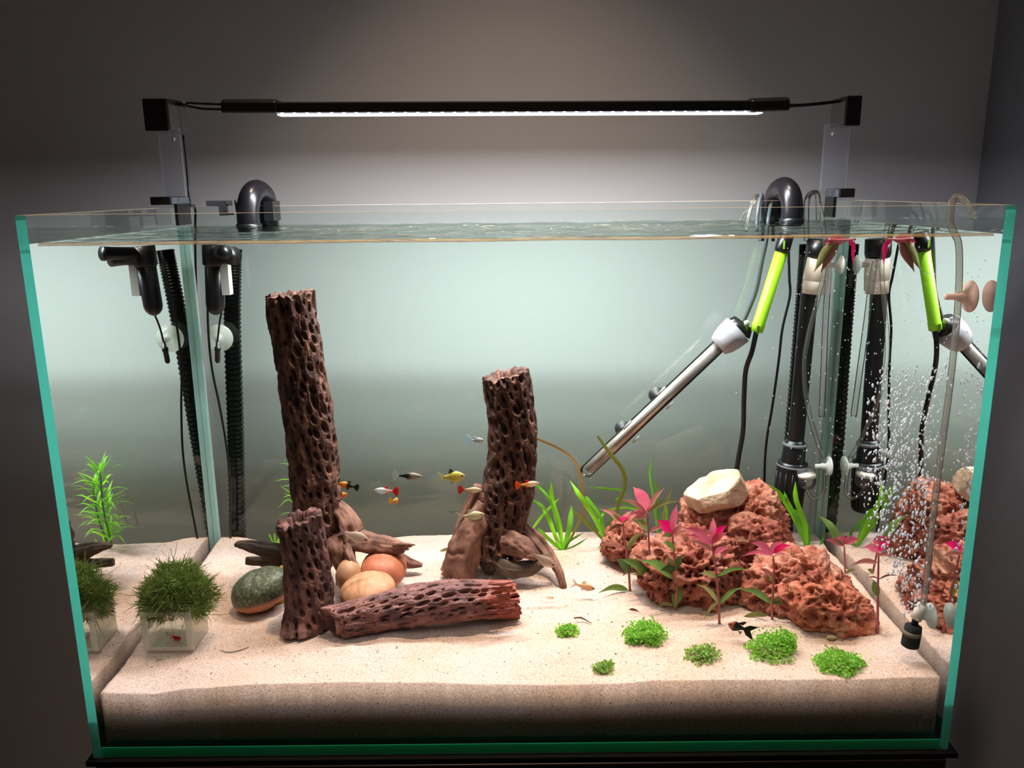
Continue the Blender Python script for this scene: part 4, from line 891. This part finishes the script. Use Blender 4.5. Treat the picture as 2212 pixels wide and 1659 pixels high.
# ================================================================== small green carpet tufts
tuftm = [M('tuft_a', (150, 205, 64), .5, trans=.5, ramp=(160, [(.3, (116,180,44)), (.7, (176,226,96))])), M('tuft_b', (160, 192, 90), .5, trans=.5, ramp=(160, [(.3, (130,168,66)), (.7, (186,216,124))]))]
soilm = M('root_mat', (112, 88, 58), .9, bump=(200, .5, .003))
def tuft(label, cx, cy, wpx, hpx, n, mi, seed, lobes=()):
    rs = random.Random(seed); base = G(cx, cy+hpx*.42); Y = base.y; s = mpp(1106, 1380, Y); T = Thing('carpet_tuft', label, 'plant', base, 'small bright green tufts on the front sand')
    V, F = [], []
    for k in range(n):
        if lobes and rs.random() < .35: lx, ly, lr = rs.choice(lobes)
        else: lx, ly, lr = 0, 0, 1
        a = rs.uniform(0, 2*math.pi); r = rs.random()**.6*lr*(1+.35*noise.noise(Vector((math.cos(a)*1.7+seed*7, math.sin(a)*1.7, 0))))
        q = base+Vector(((lx+math.cos(a)*r*wpx*.5)*s, math.sin(a)*r*wpx*.42*s-ly*s*.6, 0)); q.z = sand_z(q.x, max(q.y, GT+.002))+(hpx*.42*s)*rs.random()*(1.05-r*r*.8)+.001
        if rs.random() < .10: q += Vector((math.cos(a)*wpx*.10*s, math.sin(a)*wpx*.08*s, hpx*.16*s*rs.random()))
        rd = rs.uniform(.0008, .0018); nn = unit(Vector((rs.uniform(-1, 1), rs.uniform(-1.4, .4), rs.uniform(.1, 1)))); u = unit(nn.cross(Vector((rs.random(), rs.random(), .3)))); v = nn.cross(u); o = len(V)
        V.append(q+nn*rd*-.25)
        for j in range(6): th = j*math.pi/3; V.append(q+(u*math.cos(th)+v*math.sin(th)*.8)*rd)
        for j in range(6): F.append((o, o+1+j, o+1+(j+1) % 6))
    T.part('foliage', (V, F), tuftm[mi], kind='stuff')
    iv, iff = icos(2); V = [base+Vector((v.x*wpx*.36*s, v.y*wpx*.28*s, v.z*hpx*.14*s+.0015)) for v in iv]
    T.part('root_mat', (V, iff), soilm); return T
tuft('small green tuft farthest left, with a dark twig', 1226, 1353, 46, 34, 420, 0, 1)
tuft('large green tuft in front of the rose topped plant', 1395, 1345, 96, 74, 1700, 0, 2, ((-28, 28, .4), (8, 44, .22)))
tuft('smallest pale green tuft nearest the front glass', 1300, 1432, 46, 44, 460, 1, 3, ((12, -14, .6),))
tuft('pale green tuft between the big tufts in the middle', 1515, 1398, 72, 46, 800, 1, 4, ((6, 14, .4),))
tuft('largest tuft, tall on its right, beside the black fish', 1665, 1372, 104, 86, 1900, 0, 5, ((34, -36, .45), (40, -20, .4)))
tuft('round green tuft farthest right, with a brown crumb', 1810, 1412, 106, 62, 1500, 0, 6)
tw = M('twig_brown', (96, 62, 44), .8)
single('twig', tube([G(1240, 1345)+Vector((0, 0, .006)), G(1256, 1343)+Vector((0, 0, .005)), G(1278, 1350)+Vector((0, 0, .002))], [.0009, .0011, .0004], 6, 10), tw, 'short dark twig poking out of the leftmost tuft', 'twig')
single('twig', tube([G(476, 1406)+Vector((0, 0, .001)), G(495, 1411)+Vector((0, 0, .0012)), G(520, 1406)+Vector((0, 0, .001)), G(538, 1399)+Vector((0, 0, .001))], [.0003, .0005, .0005, .0003], 6, 12), tw, 'fine brown twig on the sand right of the moss box', 'twig')
single('fallen_leaf', strap([G(1358, 1322)+Vector((0, 0, .003)), G(1370, 1324)+Vector((0, 0, .004)), G(1382, 1327)+Vector((0, 0, .003))], .004, 8, arch=.1, prof=lance), LM['brown'], 'small brown dead leaf behind the large tuft', 'leaf')
single('fallen_leaf', strap([G(950, 1195)+Vector((0, 0, .003)), G(968, 1192)+Vector((0, 0, .004)), G(982, 1194)+Vector((0, 0, .003))], .005, 8, arch=.1, prof=lance), LM['olive'], 'yellowish leaf lying left of the middle stump', 'leaf')
single('crumb', (lambda vf: ([G(1795, 1400)+Vector((v.x*.006, v.y*.004, v.z*.003+.012+.001*noise.noise(v*3))) for v in vf[0]], vf[1]))(icos(3)), soilm, 'brown crumb on top of the rightmost tuft', 'debris')

# ================================================================== fish
m_, nt, out = newmat('fish_skin')
at = N(nt, 'ShaderNodeVertexColor', layer_name='col'); b = N(nt, 'ShaderNodeBsdfPrincipled'); b.inputs['Roughness'].default_value = .35
nt.links.new(at.outputs[0], b.inputs['Base Color']); tl = N(nt, 'ShaderNodeBsdfTranslucent'); nt.links.new(at.outputs[0], tl.inputs[0])
a_ = N(nt, 'ShaderNodeMixShader'); a_.inputs[0].default_value = .35; nt.links.new(b.outputs[0], a_.inputs[1]); nt.links.new(tl.outputs[0], a_.inputs[2])
tp = N(nt, 'ShaderNodeBsdfTransparent'); mx = N(nt, 'ShaderNodeMixShader'); nt.links.new(at.outputs[1], mx.inputs[0]); nt.links.new(tp.outputs[0], mx.inputs[1]); nt.links.new(a_.outputs[0], mx.inputs[2])
nt.links.new(mx.outputs[0], out.inputs[0]); fishm = m_
eyem = M('fish_eye', (12, 12, 14), .1)
def paint(o, cols):
    ca = o.data.color_attributes.new('col', 'FLOAT_COLOR', 'POINT')
    ca.data.foreach_set('color', [c for q in cols for c in q])
def ramp_at(stops, t):
    for (a, c), (b_, d) in zip(stops, stops[1:]):
        if t <= b_:
            k = 0 if b_ == a else (t-a)/(b_-a); return [c[i]+(d[i]-c[i])*k for i in range(4)]
    return list(stops[-1][1])
def CC(r, g_, b_, a=1): return (*lin((r, g_, b_))[:3], a)
def fish(label, cx, cy, lpx, ang, Y, hgt, stops, tail, tcol, dorsal=None, flip=False, tl_len=.28, tl_w=1.0, cat='fish', yaw=0, name='fish'):
    """stops: colour along the body 0 nose..1 tail root; flip: head to the left"""
    c = P(cx, cy, Y); L_ = lpx*mpp(cx, cy, Y); sx = -1 if flip else 1; r = math.radians(ang)
    A = Vector((sx*math.cos(r)*math.cos(yaw), math.sin(yaw), -math.sin(r)*sx)) if not flip else Vector((-math.cos(r)*math.cos(yaw), math.sin(yaw), math.sin(r)))
    A = unit(A); B = unit(Vector((0, 0, 1))-A*A.z); D = A.cross(B)
    T = Thing(name, label, cat, c, 'small aquarium fish swimming in the tank')
    bl = L_*(1-tl_len); nose = c+A*(L_/2)
    prof = [(0, .02), (.04, .22), (.12, .5), (.25, .82), (.4, 1), (.55, .92), (.7, .66), (.85, .38), (1, .26)]
    V, F, CL = [], [], []; ns, sg = 18, 14
    for i in range(ns+1):
        t = i/ns; h = float(np.interp(t, [p[0] for p in prof], [p[1] for p in prof]))*hgt*L_/2
        for k in range(sg):
            th = 2*math.pi*k/sg; up = math.sin(th)*h*(1.0 if math.sin(th) > 0 else 1.15)
            V.append(nose-A*(bl*t)+B*up+D*(math.cos(th)*h*.5)); cc = ramp_at(stops, t); sh = 1.0
            CL.append([cc[0]*sh, cc[1]*sh, cc[2]*sh, cc[3]])
    for i in range(ns):
        for k in range(sg): k2 = (k+1) % sg; F.append((i*sg+k, i*sg+k2, (i+1)*sg+k2, (i+1)*sg+k))
    F.append(tuple(range(sg))[::-1]); F.append(tuple(ns*sg+k for k in range(sg)))
    paint(T.part('body', (V, F), fishm), CL)
    def fin(nm, pts, col, thick=.0003):
        V = []; 
        for s_ in (-1, 1): V += [nose-A*(x*L_)+B*(y*L_)+D*(s_*thick) for x, y in pts]
        n = len(pts); F = [tuple(range(n)), tuple(range(2*n-1, n-1, -1))]+[(k, (k+1) % n, n+(k+1) % n, n+k) for k in range(n)]
        paint(T.part(nm, (V, F), fishm, smooth=False), [col]*len(V))
    b0 = 1-tl_len; hh = hgt*.26*.5; w_ = hgt*.55*tl_w
    if tail == 'fork': pts = [(b0-.02, hh), (1, w_), (b0+tl_len*.45, 0), (1, -w_), (b0-.02, -hh)]
    elif tail == 'fan': pts = [(b0-.02, hh), (b0+.1*tl_len, hh*1.5), (1-.08, w_*1.05), (1, w_*.7), (1.02, 0), (1, -w_*.7), (1-.08, -w_*1.05), (b0+.1*tl_len, -hh*1.5), (b0-.02, -hh)]
    elif tail == 'lyre': pts = [(b0-.02, hh), (b0+.3*tl_len, w_*.8), (1, w_*1.0), (b0+tl_len*.5, .0), (1.05, -w_*1.5), (b0+.3*tl_len, -w_*.9), (b0-.02, -hh)]
    fin('tail_fin', pts, tcol)
    if dorsal: fin('dorsal_fin', [(.36*b0+.1, hgt*.42), (.5, hgt*.78), (.56, hgt*.74), (.62*b0+.12, hgt*.30)], dorsal)
    fin('belly_fin', [(.40, -hgt*.42), (.52, -hgt*.74), (.56, -hgt*.36)], (*tcol[:3], min(.6, tcol[3])))
    for s_ in (-1, 1):
        e = nose-A*(bl*.13)+B*(hgt*L_*.06)+D*(s_*hgt*L_*.135); iv, iff = icos(2); T.part('eye', ([e+v*(hgt*L_*.085) for v in iv], iff), eyem)
    return T
W_ = CC(232, 232, 226)
fish('tiny white fish with pale blue fan tail near middle stump', 1026, 951, 38, 0, .225, .30, [(0, CC(222,190,150)), (.4, CC(190,196,200)), (1, CC(150,160,170))], 'fan', CC(200, 225, 240, .8), CC(215, 225, 232, .8), tl_len=.38, tl_w=2.0)
fish('grey fish with black rear half and clear round tail', 881, 1028, 64, 3, .21, .24, [(0, CC(176,170,160)), (.45, CC(160,152,140)), (.6, CC(40,40,42)), (1, CC(28,28,30))], 'fan', CC(170, 176, 178, .45), None, tl_len=.2, tl_w=1.5)
fish('plump yellow-green fish with small black dorsal tip', 976, 1030, 58, -4, .20, .42, [(0, CC(212,190,120)), (.4, CC(206,196,96)), (1, CC(190,180,90))], 'fork', CC(206, 190, 110, .6), CC(90, 90, 60, .9), tl_len=.2)
fish('white fish with bright red tail facing left', 834, 1060, 52, 4, .20, .26, [(0, CC(238,226,200)), (.4, CC(214,232,238)), (.7, CC(236,214,206)), (1, CC(226,110,96))], 'fan', CC(232, 40, 52), CC(226, 80, 70, .9), flip=True, tl_len=.22, tl_w=1.5)
fish('small round orange fish seen from behind', 851, 1082, 24, 14, .20, .62, [(0, CC(222,140,50)), (.5, CC(238,176,84)), (1, CC(236,170,70))], 'fan', CC(240, 176, 70, .9), None, tl_len=.35, tl_w=.9, yaw=.6)
fish('orange-headed fish with black tail beside the tall stump', 753, 1049, 44, 14, .20, .34, [(0, CC(236,150,50)), (.45, CC(238,160,60)), (.6, CC(40,36,34)), (1, CC(28,28,30))], 'fan', CC(36, 38, 42, .85), CC(90, 84, 70, .7), flip=True, tl_len=.25, tl_w=1.0)
fish('orange fish half hidden behind the tall stump', 733, 1071, 36, -14, .29, .36, [(0, CC(236,140,50)), (1, CC(236,150,60))], 'fan', CC(230, 150, 70, .8), None, tl_len=.25)
fish('pale fish with red round tail left of middle stump', 1016, 1058, 52, 2, .225, .24, [(0, CC(226,206,170)), (.5, CC(222,208,176)), (1, CC(190,150,130))], 'fan', CC(212, 60, 60, .9), None, tl_len=.24, tl_w=1.5)
fish('cream fish with orange-red tail crossing the middle stump', 1139, 1046, 52, -6, .20, .24, [(0, CC(240,216,190)), (.5, CC(240,220,190)), (.75, CC(240,170,80)), (1, CC(240,150,60))], 'fan', CC(244, 120, 50), CC(226, 50, 50), tl_len=.24, tl_w=1.4)
fish('silvery yellow fish left of the middle stump base', 1016, 1114, 62, -6, .21, .30, [(0, CC(220,200,160)), (.4, CC(214,208,166)), (1, CC(196,184,150))], 'fork', CC(206, 190, 160, .45), CC(200, 200, 180, .6), tl_len=.24, tl_w=1.2)
fish('translucent pale fish in front of the tall stump roots', 763, 1157, 72, 20, .17, .34, [(0, CC(206,172,150, .85)), (.35, CC(200,176,156, .75)), (1, CC(196,172,160, .5))], 'fork', CC(206, 160, 150, .4), None, tl_len=.22)
fish('translucent pale fish over the middle stump claw roots', 1172, 1208, 66, 32, .18, .34, [(0, CC(204,168,146, .85)), (.35, CC(198,170,152, .75)), (1, CC(190,162,150, .5))], 'fork', CC(206, 170, 150, .4), CC(210, 190, 160, .4), tl_len=.2)
fish('pale sandy fish swimming low over open sand', 1260, 1266, 54, 16, .19, .30, [(0, CC(206,160,124)), (.4, CC(226,186,146)), (1, CC(220,184,150, .85))], 'fork', CC(206, 160, 140, .5), CC(230, 200, 120, .6), tl_len=.22, tl_w=1.3)
fish('black fish with orange head and lyre tail by largest tuft', 1603, 1357, 66, 20, .085, .32, [(0, CC(206,120,76)), (.25, CC(190,110,72)), (.36, CC(34,30,30)), (1, CC(22,22,24))], 'lyre', CC(24, 24, 27), CC(30, 30, 34), flip=True, tl_len=.42, tl_w=1.2)
fish('faint tiny translucent fish low above the sand by the log', 1183, 1290, 28, 10, .17, .28, [(0, CC(230,200,150, .6)), (1, CC(230,206,180, .3))], 'fork', CC(230, 200, 170, .2), None)
fish('little fish with bright red tail inside the clear box', 373, 1374, 34, 38, .105, .34, [(0, CC(236,214,204, .8)), (1, CC(236,190,180, .8))], 'fan', CC(226, 22, 44), None, flip=True, tl_len=.5, tl_w=1.3)
